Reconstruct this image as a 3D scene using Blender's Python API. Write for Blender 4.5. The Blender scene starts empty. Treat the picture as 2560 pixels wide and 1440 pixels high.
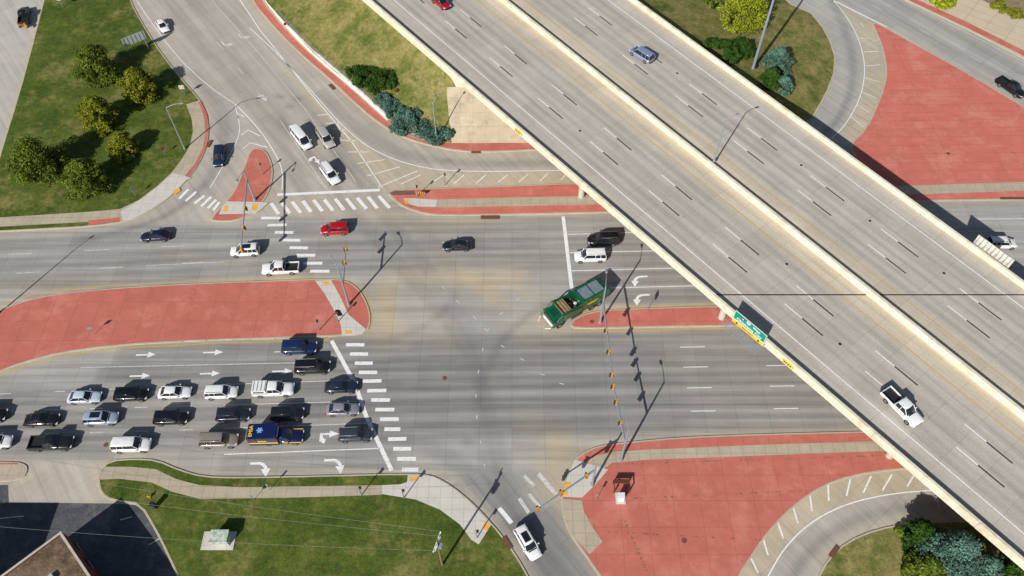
import bpy, bmesh, math, random
import numpy as np
from mathutils import Vector, Matrix
random.seed(7); rng=np.random.default_rng(7)
H=103.0; TH=math.radians(36); F=1991.1
S_,C_=math.sin(TH),math.cos(TH)
def P(px,py,z=0.0):
    """survey: photo pixel -> world position at height z"""
    u=px-1280; v=py-720
    t=(H-z)/(F*C_+v*S_)
    return Vector((u*t,(F*S_-v*C_)*t,z))
def lin(r,g,b,k=1.0):
    f=lambda c:(c/255/12.92 if c/255<=0.04045 else ((c/255+0.055)/1.055)**2.4)*k
    return (f(r),f(g),f(b))
scene=bpy.context.scene
# ---------------------------------------------------------------- materials
MATS={}
def nmat(name):
    m=bpy.data.materials.new(name); m.use_nodes=True
    nt=m.node_tree; b=nt.nodes['Principled BSDF']
    return m,nt,b
def noise(nt,vec,scale,detail=3,rough=0.6,mult=(1,1,1),rot=0):
    mp=nt.nodes.new('ShaderNodeMapping'); mp.vector_type='POINT'
    mp.inputs['Scale'].default_value=mult
    src=vec
    if rot:
        r=nt.nodes.new('ShaderNodeMapping'); r.inputs['Rotation'].default_value=(0,0,rot)
        nt.links.new(vec,r.inputs[0]); src=r.outputs[0]
    nt.links.new(src,mp.inputs[0])
    n=nt.nodes.new('ShaderNodeTexNoise'); n.inputs['Scale'].default_value=scale
    n.inputs['Detail'].default_value=detail; n.inputs['Roughness'].default_value=rough
    nt.links.new(mp.outputs[0],n.inputs['Vector'])
    return n.outputs[0]
def mrange(nt,x,a,b,c,d):
    n=nt.nodes.new('ShaderNodeMapRange')
    nt.links.new(x,n.inputs[0])
    for i,v in enumerate((a,b,c,d)): n.inputs[i+1].default_value=v
    return n.outputs[0]
def mix(nt,fac,a,b,mode='MIX'):
    n=nt.nodes.new('ShaderNodeMix'); n.data_type='RGBA'; n.blend_type=mode
    for sock,x in ((n.inputs[0],fac),(n.inputs[6],a),(n.inputs[7],b)):
        if isinstance(x,(int,float)): sock.default_value=x
        elif isinstance(x,tuple): sock.default_value=(*x[:3],1)
        else: nt.links.new(x,sock)
    return n.outputs[2]
def gray(nt,x):
    n=nt.nodes.new('ShaderNodeCombineColor')
    for i in range(3): nt.links.new(x,n.inputs[i])
    return n.outputs[0]
def pos(nt,obj=False):
    if obj:
        return nt.nodes.new('ShaderNodeTexCoord').outputs['Object']
    return nt.nodes.new('ShaderNodeNewGeometry').outputs['Position']
def plain(name,col,rough=0.6,metal=0.0,coat=0.0,var=0.12,scale=2.0,obj=True):
    if name in MATS: return MATS[name]
    m,nt,b=nmat(name)
    n=noise(nt,pos(nt,obj),scale,2)
    k=mrange(nt,n,0.3,0.7,1-var,1+var)
    nt.links.new(mix(nt,1.0,tuple(col),gray(nt,k),'MULTIPLY'),b.inputs['Base Color'])
    b.inputs['Roughness'].default_value=rough; b.inputs['Metallic'].default_value=metal
    b.inputs['Coat Weight'].default_value=coat
    b.inputs['Coat Roughness'].default_value=0.08
    MATS[name]=m; return m
def brickjoint(nt,vec,w,h,mortar,dark,rot=0,off=0.0,c2=.87):
    r=nt.nodes.new('ShaderNodeMapping'); r.inputs['Rotation'].default_value=(0,0,rot)
    nt.links.new(vec,r.inputs[0])
    t=nt.nodes.new('ShaderNodeTexBrick'); t.offset=off; t.squash=1
    t.inputs['Scale'].default_value=1; t.inputs['Brick Width'].default_value=w
    t.inputs['Row Height'].default_value=h; t.inputs['Mortar Size'].default_value=mortar
    t.inputs['Mortar Smooth'].default_value=0.3
    t.inputs['Color1'].default_value=(1,1,1,1); t.inputs['Color2'].default_value=(c2,c2,c2,1)
    t.inputs['Mortar'].default_value=(dark,dark,dark,1)
    nt.links.new(r.outputs[0],t.inputs['Vector'])
    return t.outputs[0]
DANG=math.radians(52.5)
def road_mat(name,diag_only=False,jw=4.6,jh=3.6):
    m,nt,b=nmat(name); p=pos(nt)
    a=nt.nodes.new('ShaderNodeAttribute'); a.attribute_name='Col'
    s2=mrange(nt,noise(nt,p,1.0,4,0.65,(0.035,1.0,1),rot=DANG),0.32,0.68,0.87,1.11)
    j2=brickjoint(nt,p,jw,jh,0.04,0.68,rot=DANG,c2=.9)
    if diag_only:
        s=gray(nt,s2); j=j2
    else:
        s1=mrange(nt,noise(nt,p,1.0,4,0.65,(0.03,1.1,1)),0.32,0.68,0.8,1.16)
        j1=brickjoint(nt,p,jw,jh,0.04,0.64)
        s=mix(nt,a.outputs['Alpha'],gray(nt,s2),gray(nt,s1)); j=mix(nt,a.outputs['Alpha'],j2,j1)
    c=mix(nt,1.0,a.outputs['Color'],s,'MULTIPLY')
    c=mix(nt,0.8,c,j,'MULTIPLY')
    f=mrange(nt,noise(nt,p,7.0,2,0.7),0.25,0.75,0.84,1.15)
    c=mix(nt,1.0,c,gray(nt,f),'MULTIPLY')
    l=mrange(nt,noise(nt,p,0.14,4,0.65),0.3,0.7,0.92,1.07)
    c=mix(nt,1.0,c,gray(nt,l),'MULTIPLY')
    nt.links.new(c,b.inputs['Base Color']); b.inputs['Roughness'].default_value=0.85
    b.inputs['Specular IOR Level'].default_value=0.3
    return m
def ground_mat(name,c1,c2,c3=None,s=0.25,fine=5.0,rough=0.9,joint=None,fv=0.25,mid=0.0,stain=0.0):
    m,nt,b=nmat(name); p=pos(nt)
    c=mix(nt,mrange(nt,noise(nt,p,s,4,0.65),0.35,0.65,0,1),c1,c2)
    if c3: c=mix(nt,mrange(nt,noise(nt,p,s*0.45+0.03,4,0.75),0.5,0.66,0,1),c,c3)
    f=mrange(nt,noise(nt,p,fine,3,0.75),0.25,0.75,1-fv,1+fv)
    c=mix(nt,1.0,c,gray(nt,f),'MULTIPLY')
    if mid:
        f=mrange(nt,noise(nt,p,1.1,3,0.8),0.3,0.7,1-mid,1+mid); c=mix(nt,1.0,c,gray(nt,f),'MULTIPLY')
    if stain:
        f=mrange(nt,noise(nt,p,1.0,4,0.7,(.2,.4,1)),0.35,0.65,1-stain,1+stain*.7); c=mix(nt,1.0,c,gray(nt,f),'MULTIPLY')
    if joint:
        c=mix(nt,0.85,c,brickjoint(nt,p,joint[0],joint[1],joint[2],joint[3],rot=joint[4] if len(joint)>4 else 0,c2=.95),'MULTIPLY')
    nt.links.new(c,b.inputs['Base Color']); b.inputs['Roughness'].default_value=rough
    b.inputs['Specular IOR Level'].default_value=0.15
    if mid:
        bp=nt.nodes.new('ShaderNodeBump'); bp.inputs['Strength'].default_value=0.6; bp.inputs['Distance'].default_value=0.12
        nt.links.new(noise(nt,p,3.0,3),bp.inputs['Height']); nt.links.new(bp.outputs[0],b.inputs['Normal'])
    return m
GRASS=ground_mat('grass_green',lin(64,82,28),lin(88,100,40),lin(124,118,66),s=0.2,fine=5,fv=0.32,mid=.3)
GRASSD=ground_mat('grass_dry',lin(104,108,52),lin(142,130,82),lin(82,94,40),s=0.3,fine=4,fv=0.3,mid=.28)
RED=ground_mat('red_concrete',lin(196,114,99),lin(186,107,93),lin(202,127,112),s=0.35,fine=7,fv=0.12,joint=(3.6,3.6,0.05,0.72),stain=.05)
REDD=ground_mat('red_concrete_skew',lin(204,118,103),lin(195,111,96),lin(208,132,117),s=0.35,fine=7,fv=0.11,joint=(9,2.2,0.06,0.74,-0.02),stain=.05)
KERB=ground_mat('kerb_concrete',lin(188,178,158),lin(174,163,144),None,s=0.5,fine=6,fv=0.12)
WALK=ground_mat('sidewalk_concrete',lin(186,174,152),lin(174,162,140),None,s=0.4,fine=6,fv=0.12,joint=(1.6,1.6,0.05,0.68))
WALKN=ground_mat('new_sidewalk_concrete',lin(208,203,192),lin(198,193,182),None,s=0.4,fine=6,fv=0.08,joint=(1.6,1.6,0.05,0.74))
TANS=ground_mat('slope_paving',lin(194,180,156),lin(180,166,142),lin(164,150,128),s=0.3,fine=5,fv=0.1,joint=(2.4,2.4,0.06,0.8),stain=.06)
TILE=ground_mat('tile_paving',lin(204,188,164),lin(196,180,156),None,s=0.3,fine=5,fv=0.08,joint=(4.5,2.5,0.08,0.7,DANG*0.75))
BARR=ground_mat('barrier_concrete',lin(228,217,195),lin(216,205,181),lin(200,187,162),s=0.6,fine=3,fv=0.1)
GIRD=ground_mat('girder_paint',lin(172,146,128),lin(156,132,114),None,s=0.5,fine=3,fv=0.1)
PIERM=ground_mat('pier_concrete',lin(192,187,176),lin(178,173,162),None,s=0.5,fine=3,fv=0.1)
ASPH=ground_mat('asphalt_lot',lin(92,93,97),lin(74,77,83),lin(114,112,110),s=0.4,fine=6,fv=0.2,mid=.1)
DIRT=ground_mat('bare_ground',lin(150,130,102),lin(134,114,88),None,s=0.4,fine=4,fv=0.25,mid=.2)
def paint_mat(name,col,under,a=.5,b_=.72,k=.85):
    m,nt,b=nmat(name); p=pos(nt)
    w=mrange(nt,noise(nt,p,2.4,5,0.78),a,b_,0.0,k)
    nt.links.new(mix(nt,w,col,under),b.inputs['Base Color']); b.inputs['Roughness'].default_value=0.6
    return m
WHITE=paint_mat('white_road_paint',lin(236,235,232),lin(166,160,150))
WHITEW=paint_mat('worn_white_road_paint',lin(218,215,208),lin(158,153,144),.42,.66)
YEL=paint_mat('yellow_road_paint',lin(210,164,56),lin(174,154,104))
BLK=paint_mat('black_contrast_paint',lin(44,43,44),lin(106,101,96))
TACT=plain('tactile_yellow',lin(228,170,72),0.7,var=.12)
STEEL=plain('galvanised_steel',lin(150,158,168),0.45,metal=0.3,var=.06)
SIGY=plain('signal_yellow',lin(206,150,40),0.5)
DARK=plain('dark_rubber',(0.02,0.02,0.02),0.8)
BLACKP=plain('black_plastic',(0.015,0.015,0.017),0.5)
GLASS=plain('car_glass',(0.012,0.016,0.022),0.06,coat=0.5,var=0.05)
RIM=plain('wheel_rim',(0.35,0.35,0.36),0.35,metal=0.8)
HEADL=plain('headlight_glass',(0.7,0.72,0.75),0.15,coat=0.5)
TAILL=plain('tail_light',(0.35,0.01,0.01),0.2,coat=0.5)
RUST=plain('rusty_grate',lin(110,70,52),0.8)
BROWN=plain('brown_steel',lin(92,50,36),0.6)
WHT=plain('white_panel',(0.75,0.75,0.74),0.5)
GRN=plain('sign_green',lin(0,140,116),0.5,var=.03)
YELS=plain('sign_yellow',lin(240,190,20),0.5,var=.03)
BARK=plain('bark',lin(84,66,50),0.9)
SIGNBACK=plain('sign_back_aluminium',lin(186,190,190),0.5,metal=0.2)
# ---------------------------------------------------------------- mesh builder
class MB:
    def __init__(s): s.v=[];s.f=[];s.m=[];s.sm=[];s.mats=[]
    def mi(s,mat):
        if mat not in s.mats: s.mats.append(mat)
        return s.mats.index(mat)
    def add(s,vs,fs,mat,smooth=False,X=None):
        o=len(s.v)
        s.v+= [tuple(X@Vector(v)) if X else tuple(v) for v in vs]
        k=s.mi(mat)
        for f in fs: s.f.append([o+i for i in f]); s.m.append(k); s.sm.append(smooth)
    def box(s,c,d,mat,rz=0,X=None,taper=1.0):
        x,y,z=d[0]/2,d[1]/2,d[2]/2
        R=Matrix.Translation(c)@Matrix.Rotation(rz,4,'Z')
        vs=[R@Vector((a*x*(taper if e>0 else 1),b*y*(taper if e>0 else 1),e*z)) for e in(-1,1) for a,b in((-1,-1),(1,-1),(1,1),(-1,1))]
        s.add(vs,[(3,2,1,0),(4,5,6,7),(0,1,5,4),(1,2,6,5),(2,3,7,6),(3,0,4,7)],mat,False,X)
    def tube(s,p0,p1,r0,r1,mat,n=8,X=None,smooth=True):
        p0=Vector(p0);p1=Vector(p1); d=(p1-p0)
        if d.length<1e-6:return
        q=d.to_track_quat('Z','Y')
        vs=[];
        for p,r in((p0,r0),(p1,r1)):
            for i in range(n):
                a=2*math.pi*i/n; vs.append(p+q@Vector((r*math.cos(a),r*math.sin(a),0)))
        fs=[(i,(i+1)%n,n+(i+1)%n,n+i) for i in range(n)]
        s.add(vs,fs,mat,smooth,X); s.add(vs,[tuple(range(n))[::-1],tuple(range(n,2*n))],mat,False,X)
    def loft(s,rings,mat,smooth=True,X=None,cap=True,closed=True):
        n=len(rings[0]); vs=[p for r in rings for p in r]; fs=[]
        for i in range(len(rings)-1):
            for j in range(n if closed else n-1):
                a=i*n+j;b=i*n+(j+1)%n; fs.append((a,b,b+n,a+n))
        if cap: fs.append(tuple(range(n))[::-1]); fs.append(tuple(range((len(rings)-1)*n,len(rings)*n)))
        s.add(vs,fs,mat,smooth,X)
    def obj(s,name,parent=None,X=None,recalc=True):
        me=bpy.data.meshes.new(name); me.from_pydata([tuple(v) for v in s.v],[],s.f)
        for m in s.mats: me.materials.append(m)
        me.polygons.foreach_set('material_index',s.m); me.polygons.foreach_set('use_smooth',s.sm)
        if recalc:
            bm=bmesh.new(); bm.from_mesh(me); bmesh.ops.recalc_face_normals(bm,faces=bm.faces); bm.to_mesh(me); bm.free()
        o=bpy.data.objects.new(name,me); scene.collection.objects.link(o)
        if X is not None: o.matrix_world=X
        if parent: o.parent=parent
        return o
def chaikin(pts,n=2,closed=True):
    for _ in range(n):
        q=[]
        L=len(pts)
        if closed:
            for i in range(L):
                a,b=pts[i],pts[(i+1)%L]; q+=[a*.75+b*.25,a*.25+b*.75]
        else:
            q=[pts[0]]
            for i in range(L-1):
                a,b=pts[i],pts[i+1]; q+=[a*.75+b*.25,a*.25+b*.75]
            q.append(pts[-1])
        pts=q
    return pts
def PX(l,z=0.0): return [P(p[0],p[1],p[2] if len(p)>2 else z) for p in l]
def inset(pts,d):
    n=len(pts); A=sum(pts[i].x*pts[(i+1)%n].y-pts[(i+1)%n].x*pts[i].y for i in range(n))
    sgn=1 if A>0 else -1; out=[]
    for i in range(n):
        a=pts[i]-pts[i-1]; b=pts[(i+1)%n]-pts[i]
        a=Vector((a.x,a.y)); b=Vector((b.x,b.y))
        if a.length<1e-6 or b.length<1e-6: out.append(pts[i].copy()); continue
        a.normalize(); b.normalize()
        na=Vector((-a.y,a.x)); nb=Vector((-b.y,b.x)); m=na+nb
        if m.length<1e-3: m=na
        m.normalize(); k=1/max(0.5,m.dot(na))
        out.append(pts[i]+Vector((m.x,m.y,0))*d*k*sgn)
    return out
def ccw(pts):
    n=len(pts); A=sum(pts[i].x*pts[(i+1)%n].y-pts[(i+1)%n].x*pts[i].y for i in range(n))
    return pts if A>0 else pts[::-1]
def sheet(mb,pts,z,mat):
    pts=ccw(pts); mb.add([(p.x,p.y,z) for p in pts],[tuple(range(len(pts)))],mat)
def ribbon(mb,pts,w,mat,z):
    n=len(pts); L=[];R=[]
    for i in range(n):
        d=(pts[min(i+1,n-1)]-pts[max(i-1,0)]); d.z=0; d.normalize(); q=Vector((-d.y,d.x,0))*w/2
        L.append(pts[i]+q); R.append(pts[i]-q)
    vs=[(p.x,p.y,z) for p in L]+[(p.x,p.y,z) for p in R]
    mb.add(vs,[(n+i,n+i+1,i+1,i) for i in range(n-1)],mat)
KO=[]   # island outlines for edge dirt
def island(name,outline,fill=RED,kw=0.25,smooth=2,h=0.13,layers=(),kerb=KERB):
    o=ccw(chaikin(PX(outline),smooth) if smooth else PX(outline)); KO.append(o)
    mb=MB(); n=len(o); b=[(p.x,p.y,-0.05) for p in o]
    t1=[(p.x,p.y,h-0.02) for p in o]; i2=inset(o,0.03); t2=[(p.x,p.y,h) for p in i2]
    mb.add(b+t1+t2,[(i,(i+1)%n,n+(i+1)%n,n+i) for i in range(n)]+[(n+i,n+(i+1)%n,2*n+(i+1)%n,2*n+i) for i in range(n)]+[tuple(range(2*n,3*n))],kerb)
    if fill: sheet(mb,inset(o,kw),h+0.006,fill)
    z=h+0.012
    for l in layers:
        pts=PX(l[0]); 
        if len(l)>2 and l[2]: pts=chaikin(pts,l[2])
        sheet(mb,pts,z,l[1]); z+=0.005
    return mb.obj(name,recalc=False)
# ---------------------------------------------------------------- world, sun, camera
SE=math.radians(33.5); AZ=math.radians(31)
w=bpy.data.worlds.new('World'); scene.world=w; w.use_nodes=True
sky=w.node_tree.nodes.new('ShaderNodeTexSky'); sky.sky_type='NISHITA'; sky.sun_disc=False
sky.sun_elevation=SE; sky.sun_rotation=math.pi+AZ
w.node_tree.links.new(sky.outputs[0],w.node_tree.nodes['Background'].inputs[0])
w.node_tree.nodes['Background'].inputs[1].default_value=0.07
sl=bpy.data.lights.new('sun','SUN'); sl.energy=5.0; sl.angle=math.radians(0.5); sl.color=(1,0.97,0.915)
so=bpy.data.objects.new('sun',sl); scene.collection.objects.link(so)
so.rotation_euler=Vector((math.sin(AZ)*math.cos(SE),math.cos(AZ)*math.cos(SE),-math.sin(SE))).to_track_quat('-Z','Y').to_euler()
cd=bpy.data.cameras.new('camera'); cd.lens=28; cd.sensor_width=36; cd.clip_end=5000
co=bpy.data.objects.new('camera',cd); scene.collection.objects.link(co)
co.location=(0,0,H); co.rotation_euler=(TH,0,0); scene.camera=co
scene.view_settings.view_transform='Standard'; scene.view_settings.look='None'; scene.view_settings.exposure=0
# ---------------------------------------------------------------- ground
mb=MB(); mb.add([(-2500,-2500,-0.06),(2500,-2500,-0.06),(2500,2500,-0.06),(-2500,2500,-0.06)],[(0,1,2,3)],GRASS); mb.obj('ground')
# ---------------------------------------------------------------- islands
island('grass_lawn',[(150,-160),(285,-160),(325,0),(352,50),(385,105),(430,168),(470,215),(503,252),(520,290),(524,330),(516,372),(498,412),(468,452),(428,492),(380,528),(320,555),(230,568),(100,575),(-60,583),(-260,590),(-260,540),(-30,500),(0,385),(60,195)],fill=GRASS,layers=[
 ([(-250,549),(0,545),(220,531),(300,524),(350,500),(395,465),(430,432),(455,400),(475,365),(483,330),(480,300),(466,262),(500,252),(518,290),(522,330),(514,372),(496,411),(466,451),(427,490),(379,526),(320,552),(300,556),(220,556),(0,568),(-250,572)],WALK,0),
 ([(300,556),(222,564),(222,552),(302,545)],RED,0),
 ([(497,256),(503,254),(519,290),(522,330),(514,372),(496,411),(470,447),(464,440),(490,408),(508,370),(514,330),(510,292)],RED,0),
 ([(302,530),(345,505),(395,468),(432,434),(480,446),(466,452),(428,490),(380,524),(330,550),(308,553)],WALKN,0),
 ([(432,480),(448,470),(453,478),(437,489)],TACT,0)])
island('traffic_island',[(640,370),(664,376),(680,405),(684,440),(674,480),(652,515),(622,540),(590,554),(532,555),(526,547),(560,510),(585,480),(602,440),(615,405),(625,378)],layers=[
 ([(566,505),(672,507),(655,524),(640,535),(548,537),(556,518)],WALKN,0),
 ([(563,515),(572,515),(570,530),(560,530)],TACT,0),([(632,512),(645,512),(643,527),(630,527)],TACT,0)],smooth=1)
NB=[(968,484),(985,475),(1100,470),(1300,464),(1430,458),(1800,450),(2140,395),(2120,365),(2165,320),(2190,265),(2207,220),(2215,180),(2205,120),(2188,80),(2178,55),(2200,62),(2300,118),(2420,184),(2560,268),(2800,400),(2800,500),(2560,500),(2310,504),(1900,520),(1560,532),(1300,538),(1110,541),(1060,536),(1010,520),(985,502)]
island('red_paved_island',NB,smooth=1,fill=REDD,kw=0.3,layers=[
 ([(1020,507),(1040,500),(1090,500),(1500,490),(2290,465),(2560,456),(2790,450),(2790,476),(2560,478),(2300,487),(1510,512),(1100,520),(1050,518)],WALK,0),
 ([(1010,497),(1035,497),(1092,501),(1090,518),(1045,518),(1012,508)],WALKN,0),([(1012,499),(1022,499),(1022,511),(1012,510)],TACT,0),
 ([(972,484),(988,478),(1035,478),(1040,488),(985,490)],plain('dark_red_pavers',lin(120,84,74),.8),0)])
island('west_median',[(-260,850),(-100,812),(0,775),(60,753),(130,736),(260,722),(480,709),(700,701),(810,697),(865,700),(898,722),(920,760),(929,800),(918,832),(880,840),(700,847),(500,853),(280,866),(150,884),(60,908),(0,930),(-100,975),(-260,1050)],smooth=1,layers=[
 ([(788,703),(828,701),(852,745),(872,788),(915,824),(905,836),(856,841),(852,812),(832,770),(812,735)],WALKN,0),
 ([(805,706),(822,704),(828,712),(812,714)],TACT,0),([(862,828),(878,826),(882,835),(866,837)],TACT,0),
 ([(838,776),(850,776),(858,790),(845,792)],BLACKP,0)])
island('east_median',[(1422,813),(1440,794),(1475,781),(1530,773),(1800,765),(2400,748),(2400,806),(1850,816),(1600,820),(1440,824)],smooth=1)
island('southeast_red_island',[(2600,1068),(2190,1078),(1900,1085),(1700,1093),(1560,1106),(1495,1114),(1450,1135),(1425,1165),(1408,1210),(1402,1250),(1409,1300),(1430,1345),(1470,1400),(1510,1460),(1600,1600),(1800,1600),(1822,1500),(1850,1440),(1872,1405),(1912,1345),(1960,1290),(2020,1240),(2090,1203),(2180,1182),(2290,1172),(2600,1165)],smooth=1,layers=[
 ([(2600,1090),(2185,1104),(1900,1113),(1620,1125),(1540,1130),(1490,1140),(1455,1160),(1440,1190),(1500,1180),(1530,1158),(1620,1150),(1900,1140),(2160,1130),(2600,1115)],WALK,0),
 ([(1436,1150),(1520,1175),(1490,1210),(1455,1245),(1408,1243),(1413,1210)],WALKN,0),
 ([(1406,1248),(1454,1252),(1460,1280),(1482,1320),(1506,1355),(1474,1387),(1436,1345),(1413,1300)],WALK,0),
 ([(1414,1205),(1428,1207),(1426,1222),(1410,1222)],TACT,0),([(1405,1226),(1420,1228),(1418,1240),(1402,1240)],TACT,0)])
island('grass_lawn',[(275,1151),(340,1146),(395,1150),(450,1174),(510,1191),(600,1193),(800,1189),(1030,1183),(1085,1189),(1135,1218),(1185,1260),(1232,1310),(1272,1360),(1310,1418),(1340,1480),(1400,1620),(520,1620),(450,1460),(420,1390),(390,1330),(350,1262),(300,1256),(262,1246),(246,1220),(246,1180)],fill=GRASS,smooth=1,layers=[
 ([(250,1190),(262,1168),(330,1168),(390,1174),(440,1198),(500,1214),(600,1219),(955,1214),(955,1238),(700,1246),(500,1248),(430,1230),(380,1207),(300,1198),(252,1200)],WALK,0),
 ([(955,1214),(1000,1212),(1018,1206),(1020,1187),(1085,1192),(1132,1220),(1182,1262),(1228,1312),(1197,1362),(1178,1350),(1150,1312),(1100,1275),(1040,1250),(955,1236)],WALKN,0),
 ([(1022,1193),(1044,1192),(1048,1202),(1026,1204)],TACT,0),([(1212,1304),(1226,1312),(1218,1330),(1206,1320)],TACT,0)])
island('driveway_island',[(-200,1152),(40,1154),(68,1162),(70,1178),(60,1195),(20,1206),(-200,1215)],fill=WALK,smooth=1,layers=[([(-190,1158),(44,1158),(46,1162),(-190,1163)],RED,0)])
island('kerbside_verge',[(2190,-160),(2262,0),(2420,75),(2560,148),(2820,280),(2820,-160)],fill=TILE,smooth=0,layers=[
 ([(2225,-100),(2268,0),(2420,72),(2560,142),(2800,262),(2800,248),(2560,128),(2420,58),(2292,0),(2250,-100)],RED,0),
 ([(2440,-5),(2560,50),(2800,160),(2800,-150),(2380,-150)],DIRT,0)])
island('grass_verge',[(2040,1450),(2068,1396),(2118,1352),(2190,1322),(2280,1306),(2430,1300),(2800,1300),(2800,1620),(2000,1620)],fill=GRASSD,smooth=1,layers=[([(2470,1310),(2800,1310),(2800,1600),(2560,1600),(2480,1400)],DIRT,0)])
island('kerb_strip',[(540,-160),(625,0),(700,88),(760,145),(830,205),(900,272),(950,312),(1000,342),(1060,362),(1150,381),(1250,381),(1350,376),(1700,366),(1700,350),(1330,352),(1140,358),(1060,350),(1000,330),(968,300),(880,220),(795,150),(720,78),(655,0),(570,-160)],fill=RED,smooth=1,kw=0.3)
# ---------------------------------------------------------------- embankments
def loft_between(name,A,B,n,mat,prof=None,bump=0.15):
    vs=[];fs=[]
    m=len(A)
    for i in range(m):
        for j in range(n+1):
            t=j/n; p=A[i].lerp(B[i],t)
            k=t if not prof else prof(t)
            p.z=A[i].z+(B[i].z-A[i].z)*k+(random.uniform(-bump,bump) if 0<j<n else 0)
            vs.append(tuple(p))
    for i in range(m-1):
        for j in range(n):
            a=i*(n+1)+j; fs.append((a,a+1,a+n+2,a+n+1))
    mb=MB(); mb.add(vs,fs,mat,True); return mb.obj(name)
def resample(pts,n):
    d=[0]
    for i in range(len(pts)-1): d.append(d[-1]+(pts[i+1]-pts[i]).length)
    out=[];k=0
    for i in range(n):
        t=d[-1]*i/(n-1)
        while k<len(pts)-2 and d[k+1]<t: k+=1
        out.append(pts[k].lerp(pts[k+1],(t-d[k])/max(1e-9,d[k+1]-d[k])))
    return out
# highway lines (world x as function of y)
ZD=7.5; ZP=8.4
def lineF(a,b,z):
    A=P(*a,z);B=P(*b,z); k=(B.x-A.x)/(B.y-A.y)
    return lambda y:A.x+(y-A.y)*k
xS=lineF((1120,165),(2560,1398),ZP); xM=lineF((1265,0),(2560,1030),ZP); xN=lineF((1590,0),(2560,705),ZP)
YA=117.0; Y0=-20.0; Y1=230.0
A=resample(PX([(540,-220,2.2),(662,0,1.6),(715,60,1.3),(795,145,1.0),(885,218,.7),(975,300,.3),(1060,347,.2),(1128,357,.2)]),16)
Bc=[Vector((xS(y)-.25,y,6.6)) for y in np.linspace(200,YA+1.5,13)]+[Vector((xS(YA)-.6,YA,5.4)),P(1120,240,4.0),P(1126,320,1.6)]
loft_between('grass_embankment',A,Bc,14,GRASSD,lambda t:t**1.15)
A=resample([Vector((xN(y)+.3,y,6.6)) for y in (205,185,165,150,135,YA)]+[Vector((xN(109)+.6,109,1.5))],16)
Bn=resample(PX([(1900,-200,.13),(1952,0,.13),(2030,35,.13),(2070,85,.13),(2088,140,.13),(2085,190,.13),(2062,240,.13),(2030,294,.13)]),16)
loft_between('grass_embankment',A,Bn,14,GRASSD,lambda t:t**.8)
mb=MB(); ribbon(mb,Bn,0.35,KERB,0.16); mb.obj('kerb')
mb=MB(); a=P(1128,357,.15); x0=P(1116,210,5.4).x
mb.add([(a.x,a.y,.15),(xN(a.y)-1.5,a.y,.15),(xN(YA)-1.5,YA,5.4),(x0,YA,5.4)],[(0,1,2,3)],TANS); mb.obj('slope_paving')
# ---------------------------------------------------------------- highway deck
deckmat=road_mat('highway_concrete',diag_only=True,jw=4.5,jh=3.7)
ys=np.linspace(Y1,Y0,260)
def deckstrip(name,fa,fb,tanside):
    fr=np.linspace(0,1,61); vs=[];cols=[]
    g=np.array(lin(186,179,169)); d=np.array(lin(163,157,149)); t=np.array(lin(208,193,166))
    for y in ys:
        for f in fr:
            vs.append((fa(y)+(fb(y)-fa(y))*f,y,ZD))
            q=f if tanside>0 else 1-f     # q=1 at median
            tn=math.exp(-((1-q)/.16)**2)*.9+math.exp(-(q/.06)**2)*.6+.1
            lane=(q-.19)/.2*1.0; fr_=lane%1
            wv=(math.exp(-((fr_-.28)/.13)**2)+math.exp(-((fr_-.72)/.13)**2)) if .17<q<.83 else 0
            wv=min(1,wv)
            c=g*(1-wv*.8)+d*wv*.8; c=c*(1-min(1,tn))+t*min(1,tn)
            cols.append((*c,0))
    fs=[];n=61
    for i in range(len(ys)-1):
        for j in range(n-1):
            a=i*n+j; fs.append((a,a+n,a+n+1,a+1))
    me=bpy.data.meshes.new(name); me.from_pydata(vs,[],fs); me.materials.append(deckmat)
    ca=me.color_attributes.new(name='Col',type='FLOAT_COLOR',domain='POINT')
    ca.data.foreach_set('color',np.array(cols,dtype=np.float32).ravel())
    o=bpy.data.objects.new(name,me); scene.collection.objects.link(o); return o
bridge=bpy.data.objects.new('highway_overpass',None); scene.collection.objects.link(bridge)
for nm,fa,fb,s in(('southbound_deck',xS,xM,1),('northbound_deck',xM,xN,-1)):
    o=deckstrip(nm,fa,fb,s); o.parent=bridge
def prism(mb,f0,f1,z0,z1,ya,yb,mat,seg=1,top=None):
    """prism between x=f0(y) and f1(y)"""
    for k in range(seg):
        y_a=ya+(yb-ya)*k/seg; y_b=ya+(yb-ya)*(k+1)/seg+(0.06 if seg>1 else 0)
        t0=top or (0,0)
        vs=[]
        for z,ia,ib in((z0,0,0),(z1,t0[0],t0[1])):
            vs+=[(f0(y_a)+ia,y_a,z),(f1(y_a)-ib,y_a,z),(f1(y_b)-ib,y_b,z),(f0(y_b)+ia,y_b,z)]
        mb.add(vs,[(3,2,1,0),(4,5,6,7),(0,1,5,4),(1,2,6,5),(2,3,7,6),(3,0,4,7)],mat)
off=lambda f,d:(lambda y:f(y)+d)
mb=MB()
SEG=42
prism(mb,off(xS,-.3),off(xS,.35),6.95,ZP,Y1,Y0,BARR,seg=SEG,top=(0,.12))
prism(mb,off(xN,-.35),off(xN,.3),6.95,ZP,Y1,Y0,BARR,seg=SEG,top=(.12,0))
prism(mb,off(xM,-.5),off(xM,.5),ZD-.05,8.5,Y1,Y0,BARR,seg=SEG,top=(.2,.2))
mb.obj('concrete_parapets',parent=bridge)
mb=MB()
prism(mb,off(xS,-.25),off(xN,.25),7.0,7.35,Y1,Y0,KERB)
n=10
for i in range(n):
    f=(i+.5)/n if 0<i<n-1 else (.035 if i==0 else .965)
    fx=lambda y,f=f:xS(y)+(xN(y)-xS(y))*f
    prism(mb,off(fx,-.25),off(fx,.25),5.7,6.995,YA,Y0,GIRD)
mb.obj('girders',parent=bridge)
mb=MB()
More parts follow.
